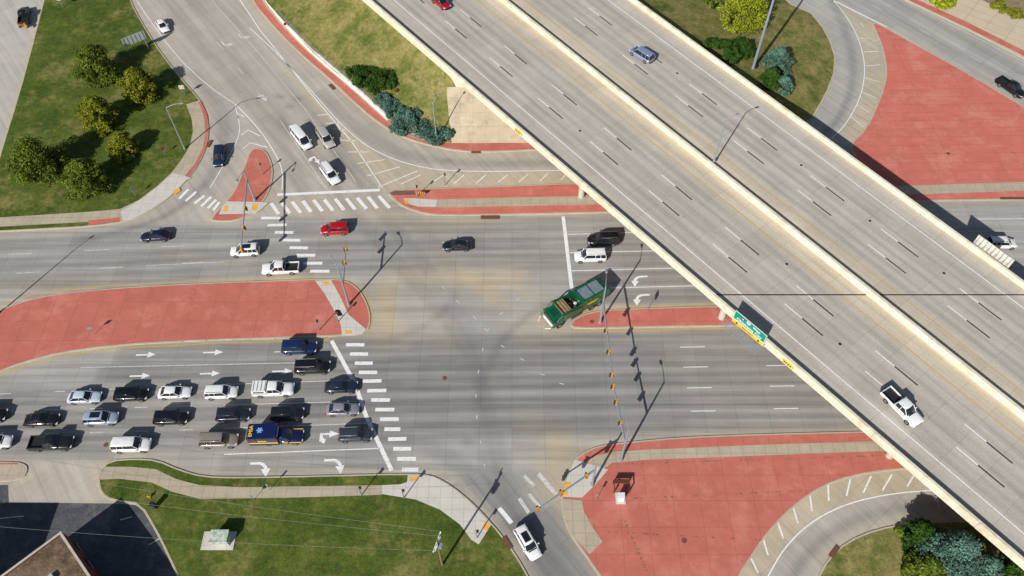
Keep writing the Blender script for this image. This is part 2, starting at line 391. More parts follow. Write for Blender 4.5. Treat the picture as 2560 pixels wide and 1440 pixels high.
prism(mb,off(xS,-.27),off(xN,.27),-.1,6.94,Y1,YA,BARR)
mb.obj('abutment',parent=bridge)
def bent(px,py):
    b=P(px,py); mb=MB(); y=b.y
    xa=b.x-.6; xb=xN(y)-1.0
    mb.box(((xa+xb)/2,y,5.1),(xb-xa+1.6,1.3,1.15),PIERM)
    x=b.x
    while x<xb:
        mb.tube((x,y,-.05),(x,y,4.6),.55,.55,PIERM,16); x+=6.2
    mb.obj('bridge_pier',parent=bridge)
bent(1453,492); bent(1803,795); bent(2222,1140)
# deck markings
dm=MB(); zz=ZD+.006
def deckline(fa,fb,f,w,mat,dash=None,ph=0,z=zz,ln=3.2):
    fx=lambda y:fa(y)+(fb(y)-fa(y))*f
    if not dash:
        prism_pts=[Vector((fx(y),y,0)) for y in (Y1,Y0)]; ribbon(dm,prism_pts,w,mat,z); return
    A=Vector((fx(Y1),Y1,0));B=Vector((fx(Y0),Y0,0)); L=(B-A).length; d=(B-A)/L; s=ph
    while s<L-9:
        ribbon(dm,[A+d*s,A+d*(s+ln)],w,WHITE,z); ribbon(dm,[A+d*(s+ln+.05),A+d*(s+2*ln+.6)],w*1.3,BLK,z); s+=dash
def phase(fa,fb,f,px,py,dash):
    fx=lambda y:fa(y)+(fb(y)-fa(y))*f
    p=P(px,py,ZD); A=Vector((fx(Y1),Y1,0)); B=Vector((fx(Y0),Y0,0)); d=(B-A).normalized()
    return ((p-A).dot(d))%dash
DS=14.3
deckline(xS,xM,.2,.16,WHITE); deckline(xS,xM,.82,.14,YEL)
deckline(xS,xM,.4,.17,WHITE,DS,phase(xS,xM,.4,1480,352,DS)); deckline(xS,xM,.61,.17,WHITE,DS,phase(xS,xM,.61,1512,318,DS))
deckline(xM,xN,.18,.14,YEL); deckline(xM,xN,.83,.16,WHITE)
deckline(xM,xN,.39,.17,WHITE,DS,phase(xM,xN,.39,1693,237,DS)); deckline(xM,xN,.6,.17,WHITE,DS,phase(xM,xN,.6,1727,208,DS))
j0=P(1815,737,ZD)
ribbon(dm,[Vector((xS(j0.y)+.4,j0.y,0)),Vector((xM(j0.y)-.55,j0.y,0))],.22,BLK,zz+.004)
ribbon(dm,[Vector((xM(j0.y)+.55,j0.y,0)),Vector((xN(j0.y)-.4,j0.y,0))],.22,BLK,zz+.004)
for px,py in[(1450,327),(1693,183),(1967,660),(2003,413),(2175,552),(2360,683),(2100,860)]:
    c=P(px,py,ZD); dm.tube((c.x,c.y,ZD),(c.x,c.y,ZD+.02),.22,.22,BLACKP,10)
dm.obj('lane_markings',parent=bridge,recalc=False)
# ---------------------------------------------------------------- road grid with pigment
x0,x1,y0,y1,st=-160,160,0,200,0.5
gx=np.arange(x0,x1+.01,st); gy=np.arange(y0,y1+.01,st)
GX,GY=np.meshgrid(gx,gy)
EWc=np.array(lin(170,166,159)); col=np.ones(GX.shape+(3,))*EWc; alpha=np.ones(GX.shape)
def inpoly(pts):
    m=np.zeros(GX.shape,bool); n=len(pts)
    for i in range(n):
        a,b=pts[i],pts[(i+1)%n]
        if abs(a.y-b.y)<1e-9: continue
        c=((a.y>GY)!=(b.y>GY))&(GX<(b.x-a.x)*(GY-a.y)/(b.y-a.y)+a.x); m^=c
    return m
def region(px,c,diag=True):
    m=inpoly(PX(px)); col[m]=lin(*[min(250,q*1.045) for q in c])
    if diag: alpha[m]=0
region([(-300,-200),(170,-200),(130,0),(0,385),(-60,500),(-300,520)],(178,173,165))
region([(270,-200),(580,-200),(660,0),(980,330),(1060,365),(1420,380),(1430,470),(960,480),(975,520),(940,545),(700,540),(540,555),(300,560),(380,525),(500,410),(520,320),(470,215),(330,0)],(174,166,154))
region([(330,560),(540,480),(600,400),(592,262),(480,200),(520,290),(500,400)],(166,160,151))
region([(690,150),(800,290),(880,390),(958,478),(1430,462),(1425,432),(1130,434),(1020,414),(930,378),(860,322),(790,242)],(180,168,146))
region([(1900,-200),(2260,-200),(2265,0),(2560,145),(2900,330),(2900,440),(2180,55),(2215,190),(2140,370),(2000,330),(2090,180),(2030,35),(1950,0)],(166,162,155))
region([(2085,0),(2180,55),(2215,190),(2190,280),(2140,370),(2100,330),(2150,250),(2165,180),(2155,120),(2130,60)],(176,165,145))
region([(1850,1440),(1960,1290),(2090,1200),(2290,1170),(2600,1150),(2600,1320),(2280,1306),(2120,1352),(2040,1450),(1990,1620),(1780,1620)],(168,162,152))
region([(1850,1440),(1872,1405),(1912,1345),(1960,1290),(2020,1240),(2090,1203),(2180,1182),(2290,1172),(2500,1165),(2500,1225),(2310,1225),(2200,1238),(2100,1265),(2020,1310),(1960,1370),(1920,1440),(1890,1500),(1820,1500)],(180,167,145))
region([(20,1256),(30,1205),(70,1180),(72,1155),(275,1150),(246,1190),(262,1248),(300,1258)],(180,171,157))
region([(1232,1310),(1404,1250),(1430,1345),(1520,1460),(1620,1620),(1420,1620),(1310,1420)],(134,132,129))
region([(1180,1180),(1404,1180),(1404,1260),(1232,1310),(1185,1260),(1130,1215)],(152,149,144))
TAN=np.array(lin(198,178,142)); DK=np.array(lin(98,96,95))
def stroke(pts,wd,k,c):
    """pts world polyline"""
    D=np.full(GX.shape,1e9)
    for i in range(len(pts)-1):
        a,b=pts[i],pts[i+1]; R=wd*3
        i0=max(0,int((min(a.x,b.x)-R-x0)/st)); i1=min(GX.shape[1],int((max(a.x,b.x)+R-x0)/st)+2)
        k0=max(0,int((min(a.y,b.y)-R-y0)/st)); k1=min(GX.shape[0],int((max(a.y,b.y)+R-y0)/st)+2)
        if i0>=i1 or k0>=k1: continue
        X=GX[k0:k1,i0:i1];Y=GY[k0:k1,i0:i1]; d=b-a; L=d.x*d.x+d.y*d.y+1e-9
        t=np.clip(((X-a.x)*d.x+(Y-a.y)*d.y)/L,0,1)
        q=np.hypot(X-a.x-t*d.x,Y-a.y-t*d.y); D[k0:k1,i0:i1]=np.minimum(D[k0:k1,i0:i1],q)
    wgt=(k*np.exp(-(D/wd)**2))[...,None]
    col[:]=col*(1-wgt)+c*wgt
for o in KO: stroke(o+[o[0]],1.0,.32,TAN)
def sp(px,wd,k,c,sm=2): stroke(chaikin(PX(px),sm,False),wd,k,c)
for l,wd,k in [([(960,720),(965,790),(960,840)],2.2,.6),([(1010,690),(1120,700),(1290,690)],2.0,.5),([(1100,640),(1180,700),(1230,740)],1.5,.35),
   ([(1390,1130),(1380,1180),(1385,1220)],2.6,.55),([(1350,800),(1390,830)],1.8,.5),([(960,545),(1060,560),(1200,556)],1.8,.4),([(960,790),(1000,830)],2.2,.4),
   ([(1160,690),(1300,720),(1380,770)],1.3,.3),([(1050,760),(1110,860)],1.8,.25),([(1200,730),(1260,760)],1.5,.35),([(1280,800),(1330,850)],1.8,.25),
   ([(420,640),(800,690)],.8,.2),([(0,720),(300,700)],1.2,.3),([(700,520),(960,520)],3,.2),([(1330,1060),(1420,1110)],1.6,.3)]:
    sp(l,wd,k,TAN)
# dark wheel paths / oil lines
for l,k in [([(0,1000),(437,980),(860,966),(1300,955),(1550,950),(2150,940)],.6),([(0,1055),(440,1040),(860,1022),(1300,1008),(1600,1003),(2200,995)],.65),
   ([(0,1115),(440,1102),(890,1086),(1300,1066),(1600,1060),(2250,1045)],.55),([(300,885),(840,868),(1100,862),(1500,850),(2000,842)],.5),
   ([(250,935),(840,918),(1100,908),(1550,896),(2050,890)],.6),([(560,1160),(980,1148)],.35),
   ([(-100,620),(388,594),(840,572),(1200,568),(1600,558)],.4),([(-100,665),(400,643),(840,618),(1143,613),(1680,600)],.5),([(-100,710),(400,690),(720,668),(1143,650),(1700,648)],.5),
   ([(1430,698),(1800,690)],.55),([(1440,742),(1800,735)],.55)]:
    w_=PX(l); 
    for o in(-.8,.8): stroke([p+Vector((0,o,0)) for p in w_],.55,k,DK)
for a,b in [(1040,1700),(900,1500),(560,1000)]:
    for y in(868,918,968,1015,1068): sp([(a,y+(6 if a<800 and y>900 else 0)),(b,y-12)],.9,.2,DK,0)
for l,k in [([(430,-60),(560,110),(680,270),(790,410),(850,490),(960,620),(1080,750),(1180,880),(1225,1040),(1260,1200),(1330,1350),(1420,1480)],.26),
   ([(490,-60),(620,100),(740,240),(850,370),(910,470),(1010,600),(1120,740),(1200,860)],.22),([(380,-60),(500,110),(620,240),(700,350),(740,430),(760,480)],.3),
   ([(1440,742),(1340,770),(1250,850),(1200,960),(1195,1080),(1250,1230),(1310,1340)],.2),([(840,868),(1000,850),(1120,780),(1150,700),(1050,560),(900,420),(760,240)],.13),
   ([(2050,-60),(2110,60),(2140,180),(2110,280),(2060,340),(1950,385),(1400,408),(1130,410),(1000,385),(900,330),(800,230)],.32),
   ([(480,180),(555,260),(562,330),(545,420),(480,500),(380,560),(200,600)],.32),([(890,1086),(1050,1100),(1180,1180),(1290,1300),(1380,1440)],.3),
   ([(2600,1250),(2300,1262),(2170,1285),(2060,1340),(1990,1420),(1960,1500)],.3),([(2100,-60),(2330,50),(2560,185)],.32),([(2060,-60),(2300,85),(2560,220)],.32)]:
    q=chaikin(PX(l),2,False)
    for o in(-.7,.7): stroke([p+Vector((.7*o,o*.6,0)) for p in q],.5,k,DK)
for a,b in[((700,300),(850,480)),((770,300),(905,470))]: sp([a,b],.5,.55,DK*.7,0)
for px,py in[(1170,1105),(745,245),(725,265),(700,240),(1120,400)]: sp([(px-5,py),(px+5,py+2)],.5,.4,DK*.5,0)
for A_ in(col,alpha):
    A_[1:-1,1:-1]=(A_[1:-1,1:-1]*2+A_[:-2,1:-1]+A_[2:,1:-1]+A_[1:-1,:-2]+A_[1:-1,2:])/6
nx,ny=len(gx),len(gy)
vs=np.stack([GX.ravel(),GY.ravel(),np.zeros(GX.size)],1)
idx=np.arange(nx*ny).reshape(ny,nx)
fs=np.stack([idx[:-1,:-1].ravel(),idx[:-1,1:].ravel(),idx[1:,1:].ravel(),idx[1:,:-1].ravel()],1)
me=bpy.data.meshes.new('road'); me.from_pydata(vs.tolist(),[],fs.tolist()); me.materials.append(road_mat('road_concrete'))
ca=me.color_attributes.new(name='Col',type='FLOAT_COLOR',domain='POINT')
ca.data.foreach_set('color',np.concatenate([col,alpha[...,None]],2).astype(np.float32).ravel())
o=bpy.data.objects.new('road',me); scene.collection.objects.link(o)
mb=MB(); sheet(mb,PX([(-300,1222),(20,1212),(22,1256),(300,1259),(352,1264),(392,1332),(424,1392),(450,1450),(520,1640),(-300,1640)]),.006,ASPH)
lt=WHITEW
for a,b,c,d in[(372,1362,400,1346),(-40,1300,60,1290),(300,1300,330,1292)]: ribbon(mb,PX([(a,b),(c,d)]),.12,lt,.012)
mb.obj('parking_lot',recalc=False)
# ---------------------------------------------------------------- road markings
mk=MB(); Z1=.014
def ln(px,w=.15,mat=WHITE,z=Z1,sm=0):
    q=PX(px)
    if sm:q=chaikin(q,sm,False)
    ribbon(mk,q,w,mat,z)
def bars(l,w=.62,mat=WHITE):
    for a in l: ln([(a[0],a[1]),(a[2],a[3])],w,mat)
def dashes(a,b,n,fr=.25,w=.13,mat=WHITEW):
    A=P(*a);B=P(*b)
    for i in range(n):
        t=i/n; ribbon(mk,[A.lerp(B,t),A.lerp(B,t+fr/n)],w,mat,Z1)
bars([(448,497,471,473),(464,503,491,479),(486,509,511,489),(503,516,528,492),(519,521,541,499),(533,526,549,505)],.5)
bars([(678,508,697,535),(704,506,725,533),(730,504,752,532),(757,502,778,530),(784,500,806,528),(811,499,833,527),(838,497,860,525),(866,496,888,524),(893,494,916,522),(920,492,943,521),(947,490,974,520)],.62)
bars([(653,545,700,545),(669,563,717,562),(687,581,734,581),(705,600,751,601),(724,619,770,620),(741,638,788,638),(758,658,806,658),(775,678,824,678)],.58)
bars([(865,862,911,862),(875,885,920,885),(887,908,932,908),(897,931,943,931),(907,953,954,952),(918,977,966,976),(928,1000,975,1000),(938,1024,986,1024),(950,1048,997,1048),(961,1073,1001,1073),(970,1098,1016,1097),(983,1122,1028,1122),(993,1147,1040,1147),(1005,1174,1046,1174)],.58)
bars([(1362,1203,1390,1236),(1346,1184,1362,1203)],.6,WHITEW); bars([(1310,1188,1335,1215),(1322,1235,1350,1268),(1298,1246,1322,1282)],.5,WHITEW)
bars([(1248,1270,1279,1308)],.6)
ln([(829,852),(888,960),(916,1042),(979,1176)],.6); ln([(1408,541),(1430,728)],.6); ln([(693,487),(950,475)],.6)
ln([(200,919),(830,905)],.14,WHITEW)
for a,b in[((0,1028),(560,1013)),((0,1088),(560,1072))]: dashes(a,b,5,.3)
ln([(560,1013),(893,1003)],.14,WHITEW); ln([(560,1071),(915,1058)],.14,WHITEW); ln([(560,1136),(950,1121)],.15)
ln([(540,962),(885,950)],.14,WHITEW); dashes((0,985),(540,962),4,.2)
ln([(685,880),(710,879)],.14)
dashes((20,636),(590,608),3,.32); dashes((-170,696),(660,646),4,.28); ln([(365,664),(560,655)],.12,WHITEW)
ln([(1420,586),(1590,581),(1900,572)],.14); ln([(1424,632),(1640,627),(2000,617)],.14); ln([(1428,677),(1700,670),(2100,660)],.14); ln([(1434,722),(1760,714),(2200,702)],.14)
ln([(2440,548),(2560,547),(2800,545)],.13)
for y,yy in[(868,866),(918,914),(970,965),(1028,1021)]:
    for k in range(4):
        x=1700+k*207+(y-868)*.17; q=y+(yy-y)*k*.9
        ln([(x,q),(x+62,q-1)],.13)
ln([(-200,830),(-60,782),(60,742),(130,727),(260,715),(480,702),(700,695),(790,692)],.14,YEL)
ln([(870,700),(895,712),(918,745),(930,785),(931,810),(922,835)],.13,YEL,sm=1)
ln([(828,851),(560,857),(280,872),(150,892),(60,915),(0,938),(-120,990)],.14,YEL)
ln([(1416,800),(1440,787),(1480,775),(1560,767),(1800,759),(2300,745)],.14,YEL); ln([(1428,828),(1600,826),(1850,821),(2300,813)],.14,YEL)
ln([(300,-80),(345,10),(440,140),(520,215),(590,262)],.14,sm=1)
ln([(590,262),(645,318),(690,385),(708,430),(705,475)],.18,sm=2); ln([(588,264),(602,320),(590,360),(555,420),(525,470)],.14,sm=2)
for a,b,c in[((596,296),(594,283),(610,292)),((603,338),(620,325),(650,340)),((607,372),(625,357),(668,368))]: ln([a,b,c],.2)
dashes((455,-5),(700,300),5,.3); dashes((410,-60),(590,165),4,.3,.11); ln([(700,300),(815,470)],.13,WHITEW)
ln([(520,-10),(640,125),(760,270),(890,455)],.13,WHITEW); ln([(560,-60),(650,75),(770,225),(880,355),(955,468)],.2)
ln([(625,70),(700,140),(790,240),(860,320),(930,375),(1020,412),(1130,430),(1420,426),(1800,420)],.17,sm=2)
bars([(795,288,822,286),(815,308,848,308),(832,322,864,324),(850,350,890,352),(870,380,922,380),(893,409,962,399),(917,440,1000,417),(945,468,1045,427),(1003,460,1052,437),(1075,460,1110,437),(1135,459,1160,438),(1190,458,1215,437),(1245,456,1270,436),(1297,455,1320,435),(1350,452,1370,433),(1402,450,1420,431)],.16)
ln([(1990,-80),(2085,0),(2130,60),(2155,120),(2164,180),(2150,250),(2112,315),(2080,345)],.16,sm=2)
bars([(2152,58,2160,68),(2150,95,2172,97),(2160,130,2196,128),(2165,165,2200,162),(2163,195,2200,205),(2156,230,2190,245),(2143,262,2178,285),(2127,292,2160,318)],.13)
ln([(1990,-50),(2085,2),(2218,68)],.32); ln([(2218,68),(2560,270)],.12,WHITEW); dashes((2180,12),(2700,285),4,.22); ln([(2200,-30),(2560,155),(2700,230)],.12,WHITEW)
ln([(1880,1520),(1920,1440),(1960,1370),(2020,1310),(2100,1265),(2200,1238),(2320,1225),(2600,1215)],.17,sm=2)
bars([(2285,1188,2268,1216),(2230,1186,2206,1226),(2178,1190,2158,1232),(2126,1198,2116,1240),(2070,1208,2072,1252),(2024,1230,2030,1278),(1980,1258,1995,1308),(1940,1292,1958,1346),(1905,1336,1920,1388),(1875,1390,1895,1432)],.22)
for x,y,dx,dy in[(1105,715,8,8),(1140,750,8,8),(1183,790,8,8),(1212,822,8,8),(1300,745,-9,5),(1258,779,-8,7),(1222,822,-6,8),(1252,863,10,6),(1300,896,10,5),(1350,935,12,3),(1398,958,12,3),(1208,870,-3,9),(1197,925,-2,9),(1190,985,0,9),(1192,1038,0,9),(1200,1100,2,9),(1210,1160,3,9)]:
    ln([(x,y),(x+dx,y+dy)],.14,WHITEW)
def arrow(px,py,dpx,dpy,kind='S',s=1.0,mat=WHITE):
    c=P(px,py); d=P(px+dpx,py+dpy)-c; a=math.atan2(d.y,d.x); X=Matrix.Translation((c.x,c.y,Z1+.004))@Matrix.Rotation(a,4,'Z')@Matrix.Scale(s,4)
    def poly(pts): 
        n=len(pts); A=sum(pts[i][0]*pts[(i+1)%n][1]-pts[(i+1)%n][0]*pts[i][1] for i in range(n))
        if A<0: pts=pts[::-1]
        mk.add([(p[0],p[1],0) for p in pts],[tuple(range(n))],mat,False,X)
    if kind=='S': poly([(-1.5,-.12),(.3,-.14),(.3,-.5),(1.5,0),(.3,.5),(.3,.14),(-1.5,.12)])
    if kind=='C':
        poly([(-.9,-.12),(.3,-.14),(.3,-.5),(1.5,0),(.3,.5),(.3,.14),(-.9,.12)])
        mk.add([(p[0],p[1],.003) for p in [(-.9,-.12),(-.9,-1.0),(-.25,-1.35),(-.05,-.62),(-.3,-.75),(-.62,-.12)]],[(0,1,2,3,4,5)],mat,False,X)
    if kind in'RL':
        sg=-1 if kind=='R' else 1
        arc=[(-1.4,0)]+[(-.4+1.0*math.sin(t),sg*(1.0-1.0*math.cos(t))) for t in np.linspace(0,1.35,7)]
        L=[];R=[]
        for i,p in enumerate(arc):
            a_=arc[max(0,i-1)];b_=arc[min(len(arc)-1,i+1)];dx,dy=b_[0]-a_[0],b_[1]-a_[1];q=math.hypot(dx,dy)
            w_=.15+.08*i/len(arc); L.append((p[0]-dy/q*w_,p[1]+dx/q*w_));R.append((p[0]+dy/q*w_,p[1]-dx/q*w_))
        poly(L+R[::-1]); e=arc[-1]
        mk.add([(e[0]-.6,e[1]+sg*.02,.003),(e[0]+.55,e[1]-sg*.1,.003),(e[0]+.15,e[1]+sg*1.0,.003)],[(0,1,2) if sg>0 else (2,1,0)],mat,False,X)
for a in[(365,887),(533,881),(350,940),(525,934),(706,928)]: arrow(*a,10,-.3,'S',1.0)
arrow(655,1158,10,-.3,'R',1.15); arrow(840,1150,10,-.3,'R',1.15); arrow(818,1085,10,-.3,'C',1.1)
arrow(1595,692,-10,.4,'L',1.1); arrow(1600,738,-10,.4,'L',1.1)
arrow(560,112,6,8,'L',1.,WHITEW); arrow(603,94,6,8,'L',1.,WHITEW); arrow(660,243,5,8,'C',1.,WHITEW); arrow(790,398,6,8,'C',1.0)
mk.obj('road_markings',recalc=False)
mb=MB()
for a,b,c,d in[(1225,544,44,9),(1190,381,24,6),(2530,497,60,7)]:
    p=P(a,b); mb.box((p.x,p.y,.08),(c/14,d/12,.16),RUST)
for px,py,ang in[(830,218,-.9),(1268,1358,-1.0),(524,360,1.4),(2085,1380,.8)]:
    p=P(px,py); mb.box((p.x,p.y,.08),(1.8,.6,.16),RUST,ang)
for px,py in[(265,1112),(2370,385),(1710,1352),(1480,805),(1112,945)]:
    p=P(px,py); mb.tube((p.x,p.y,0),(p.x,p.y,.15 if px>1400 else .02),.35,.35,RUST,14)
mb.obj('drain_grates')
# weeds in pavement joints
def weeds(lines,name='weeds'):
    r=np.random.default_rng(5); V=[]
    for a,b,n in lines:
        A=P(*a,.16);B=P(*b,.16)
        for i in range(n):
            t=r.uniform(); c=A.lerp(B,t); 
            for k in range(4):
                q=np.array([c.x+r.normal()*.12,c.y+r.normal()*.05,.17+r.uniform(0,.06)]); s=r.uniform(.03,.08); an=r.uniform(0,6.28)
                u=np.array([math.cos(an),math.sin(an),r.uniform(-.3,.3)])*s; w_=np.array([-math.sin(an),math.cos(an),.2])*s*.6
                V+= [q-u,q-w_,q+u,q+w_]
    mb=MB(); n=len(V)//4; mb.add([tuple(v) for v in V],[(4*i,4*i+1,4*i+2,4*i+3) for i in range(n)],plain('weed_green',lin(116,112,62),.8)); mb.obj(name,recalc=False)
weeds([((1540,1250),(2050,1225),40),((1500,1330),(1900,1350),25),((1530,1162),(2250,1138),60),((2230,300),(2560,305),25),((2200,400),(2560,380),25),((1560,1300),(1620,1440),20),((440,855),(850,843),25)])
# ---------------------------------------------------------------- retaining wall + fence
W=resample(chaikin(PX([(570,-160),(662,0),(718,70),(795,147),(882,218),(972,300)]),2,False),30)
mb=MB(); n=len(W)
L=[];
for i,p in enumerate(W):
    d=(W[min(i+1,n-1)]-W[max(0,i-1)]).normalized(); q=Vector((-d.y,d.x,0)); h=1.9-1.1*i/n
    L.append([tuple(p+q*.3+Vector((0,0,-.1))),tuple(p+q*.2+Vector((0,0,h))),tuple(p-q*.2+Vector((0,0,h))),tuple(p-q*.3+Vector((0,0,-.1)))])
mb.loft(L,plain('wall_concrete',lin(226,222,213),.8,obj=False,scale=1,var=.15),smooth=False); mb.obj('retaining_wall')
mb=MB()
for i in range(14,n):
    p=W[i]; h=1.9-1.1*i/n; mb.tube(p+Vector((0,0,h)),p+Vector((0,0,h+1.1)),.04,.04,STEEL,5)
    if i<n-1:
        for k in(.4,.75,1.1): mb.tube(p+Vector((0,0,h+k)),W[i+1]+Vector((0,0,1.9-1.1*(i+1)/n+k)),.025,.025,STEEL,4)
mb.obj('fence')
# ---------------------------------------------------------------- trees
def leafmat(name,base,rough=.8):
    m,nt,b=nmat(name); a=nt.nodes.new('ShaderNodeAttribute'); a.attribute_name='Col'
    nt.links.new(mix(nt,1.0,tuple(base),a.outputs['Color'],'MULTIPLY'),b.inputs['Base Color'])
    b.inputs['Roughness'].default_value=rough; b.inputs['Specular IOR Level'].default_value=.08
    return m
LEAFY=leafmat('leaf_yellow_green',lin(112,118,34)); LEAFG=leafmat('leaf_green',lin(88,106,36)); LEAFD=leafmat('leaf_dark_green',lin(50,78,28))
LEAFB=leafmat('leaf_blue_green',lin(80,112,100)); LEAFR=leafmat('leaf_reddish',lin(104,66,46)); LEAFL=leafmat('leaf_bright_green',lin(134,146,40))
def crown(clumps,leaf,nper,seed):
    r=np.random.default_rng(seed); V=[];Cc=[]
    for (cx,cy,cz,rx,rz) in clumps:
        n=int(nper); d=r.normal(size=(n,3)); d/=np.linalg.norm(d,axis=1)[:,None]
        rad=r.uniform(.5,1.08,n)[:,None]
        p=d*rad*np.array([rx,rx,rz])+np.array([cx,cy,cz])
        nn=d+r.normal(size=(n,3))*.45+np.array([0,0,.3]); nn/=np.linalg.norm(nn,axis=1)[:,None]
        up=r.normal(size=(n,3)); t=np.cross(nn,up); t/=np.linalg.norm(t,axis=1)[:,None]; b=np.cross(nn,t)
        s=(leaf*r.uniform(.6,1.3,n))[:,None]
        q=np.stack([p-t*s,p-b*s*.6,p+t*s,p+b*s*.6],1).reshape(-1,3); V.append(q)
        ck=r.uniform(.72,1.28); c=ck*r.uniform(.65,1.35,n)*(.55+.5*rad[:,0]); tint=np.stack([c*r.uniform(.88,1.2,n),c,c*r.uniform(.8,1.1,n),np.ones(n)],1)  # random leaf tones, with crevice shade put into the colour deeper in each clump
        Cc.append(np.repeat(tint,4,0))
    return np.concatenate(V),np.concatenate(Cc)
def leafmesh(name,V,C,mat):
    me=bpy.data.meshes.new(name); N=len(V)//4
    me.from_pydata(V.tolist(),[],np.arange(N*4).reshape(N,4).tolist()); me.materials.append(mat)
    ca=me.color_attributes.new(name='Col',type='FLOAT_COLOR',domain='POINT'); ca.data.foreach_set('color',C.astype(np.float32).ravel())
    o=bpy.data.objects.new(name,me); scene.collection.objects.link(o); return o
def tree(name,x,y,z0,h,R,mat,seed,base=.12,cone=.35,leaf=.17,n=120,nper=90,trunk=True):
    r=random.Random(seed); cl=[]
    for i in range(n):
        t=r.random()**.9; z=z0+h*(base+(1-base)*t)
        prof=min(1,(1-cone*t)*1.1*math.sin(math.pi*min(1,t*.8+.2))**.5)
        a=r.uniform(0,6.283); rr=R*.86*prof*(r.random()**.38)*r.uniform(.75,1.22)
        cr=R*r.uniform(.13,.25)
        cl.append((x+rr*math.cos(a),y+rr*math.sin(a),z-cr*.4,cr,cr*.8))
    V,C=crown(cl,leaf,nper,seed)
    parts=bpy.data.objects.new(name,None); scene.collection.objects.link(parts)
    o=leafmesh('foliage',V,C,mat); o.parent=parts
    if trunk:
        mb=MB(); mb.tube((x,y,z0-.3),(x,y,z0+h*.8),R*.07,R*.02,BARK,8)
        for i in range(9):
            a=r.uniform(0,6.28); zz_=z0+h*r.uniform(.2,.65); mb.tube((x,y,zz_),(x+R*.7*math.cos(a),y+R*.7*math.sin(a),zz_+R*.35),R*.03,R*.01,BARK,5)
        t=mb.obj('trunk'); t.parent=parts
    return parts
def treepx(px,py,rpx,h,mat,seed,z0=0.13,name='oak_tree',**k):
    zc=z0+h*.5; c=P(px,py,zc); sc=(F*C_+(py-720)*S_)/(H-zc)
    return tree(name,c.x,c.y,z0,h,rpx/sc,mat,seed,**k)
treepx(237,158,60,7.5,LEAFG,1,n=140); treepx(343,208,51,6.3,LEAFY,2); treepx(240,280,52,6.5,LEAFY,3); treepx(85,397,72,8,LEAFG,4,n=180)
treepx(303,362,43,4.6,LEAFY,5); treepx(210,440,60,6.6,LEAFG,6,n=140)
def shrub(name,pts,mat,seed,leaf=.16,nper=130,per=18):
    r=random.Random(seed); cl=[]
    for px,py,z,rp,hh in pts:
        c=P(px,py,z+hh*.5); sc=(F*C_+(py-720)*S_)/(H-z); R=rp/sc
        for i in range(per):
            a=r.uniform(0,6.28); q=math.sqrt(r.random())*R*.9; cr=R*r.uniform(.22,.38)
            cl.append((c.x+q*math.cos(a),c.y+q*math.sin(a),z+hh*(.15+.6*(1-(q/R)**2)*r.uniform(.6,1)),cr,min(cr,hh*.5)))
    V,C=crown(cl,leaf,nper,seed); return leafmesh(name,V,C,mat)
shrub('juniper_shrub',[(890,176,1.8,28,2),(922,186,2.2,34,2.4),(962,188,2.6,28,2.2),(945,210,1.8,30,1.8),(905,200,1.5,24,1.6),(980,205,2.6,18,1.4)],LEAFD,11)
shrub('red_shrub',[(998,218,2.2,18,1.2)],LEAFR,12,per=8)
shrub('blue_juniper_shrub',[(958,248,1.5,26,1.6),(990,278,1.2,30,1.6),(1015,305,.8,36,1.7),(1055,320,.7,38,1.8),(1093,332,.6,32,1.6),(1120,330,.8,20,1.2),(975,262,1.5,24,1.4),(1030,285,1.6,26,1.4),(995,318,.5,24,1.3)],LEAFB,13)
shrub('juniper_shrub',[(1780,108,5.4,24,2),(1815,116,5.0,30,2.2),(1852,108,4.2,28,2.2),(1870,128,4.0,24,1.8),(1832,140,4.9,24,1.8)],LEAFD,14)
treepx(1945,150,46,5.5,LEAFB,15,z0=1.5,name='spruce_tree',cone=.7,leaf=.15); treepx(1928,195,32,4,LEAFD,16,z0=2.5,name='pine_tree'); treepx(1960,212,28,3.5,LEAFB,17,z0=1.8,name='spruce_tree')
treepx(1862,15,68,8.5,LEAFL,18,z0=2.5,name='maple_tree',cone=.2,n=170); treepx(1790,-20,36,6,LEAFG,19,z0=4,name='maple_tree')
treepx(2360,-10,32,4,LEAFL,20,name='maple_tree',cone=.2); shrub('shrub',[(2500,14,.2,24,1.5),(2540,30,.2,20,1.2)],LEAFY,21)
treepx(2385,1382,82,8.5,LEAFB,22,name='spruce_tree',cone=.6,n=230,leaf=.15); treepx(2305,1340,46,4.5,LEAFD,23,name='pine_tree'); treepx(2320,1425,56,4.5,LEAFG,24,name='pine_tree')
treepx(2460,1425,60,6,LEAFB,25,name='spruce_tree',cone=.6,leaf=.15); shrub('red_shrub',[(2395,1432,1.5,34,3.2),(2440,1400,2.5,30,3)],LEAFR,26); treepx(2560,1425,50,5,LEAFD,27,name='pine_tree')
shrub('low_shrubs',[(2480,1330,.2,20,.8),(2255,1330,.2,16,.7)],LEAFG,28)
# ---------------------------------------------------------------- vehicles
PAINT={}
def paint(c,metal=.25):
    k=tuple(c)
    if k not in PAINT: PAINT[k]=plain('car_paint_%d'%len(PAINT),lin(*c),.32,metal=metal if sum(c)<600 else 0,coat=.8,var=.03)
    return PAINT[k]
SPEC={ # L,W,height,belt,hood,base(rear,front),top(rear,front)
 'sedan':(4.8,1.86,1.44,.95,.86,(-.41,.20),(-.25,.055)),
 'suv':(4.75,1.92,1.72,1.08,1.02,(-.475,.24),(-.43,.10)),
 'big_suv':(5.25,2.02,1.86,1.15,1.1,(-.48,.25),(-.45,.13)),
 'minivan':(5.1,1.98,1.78,1.05,.98,(-.485,.32),(-.44,.15)),
 'van':(5.9,2.05,2.15,1.15,1.1,(-.495,.34),(-.48,.22)),
 'pickup':(5.95,2.04,1.9,1.18,1.12,(-.115,.235),(-.095,.12)),
}
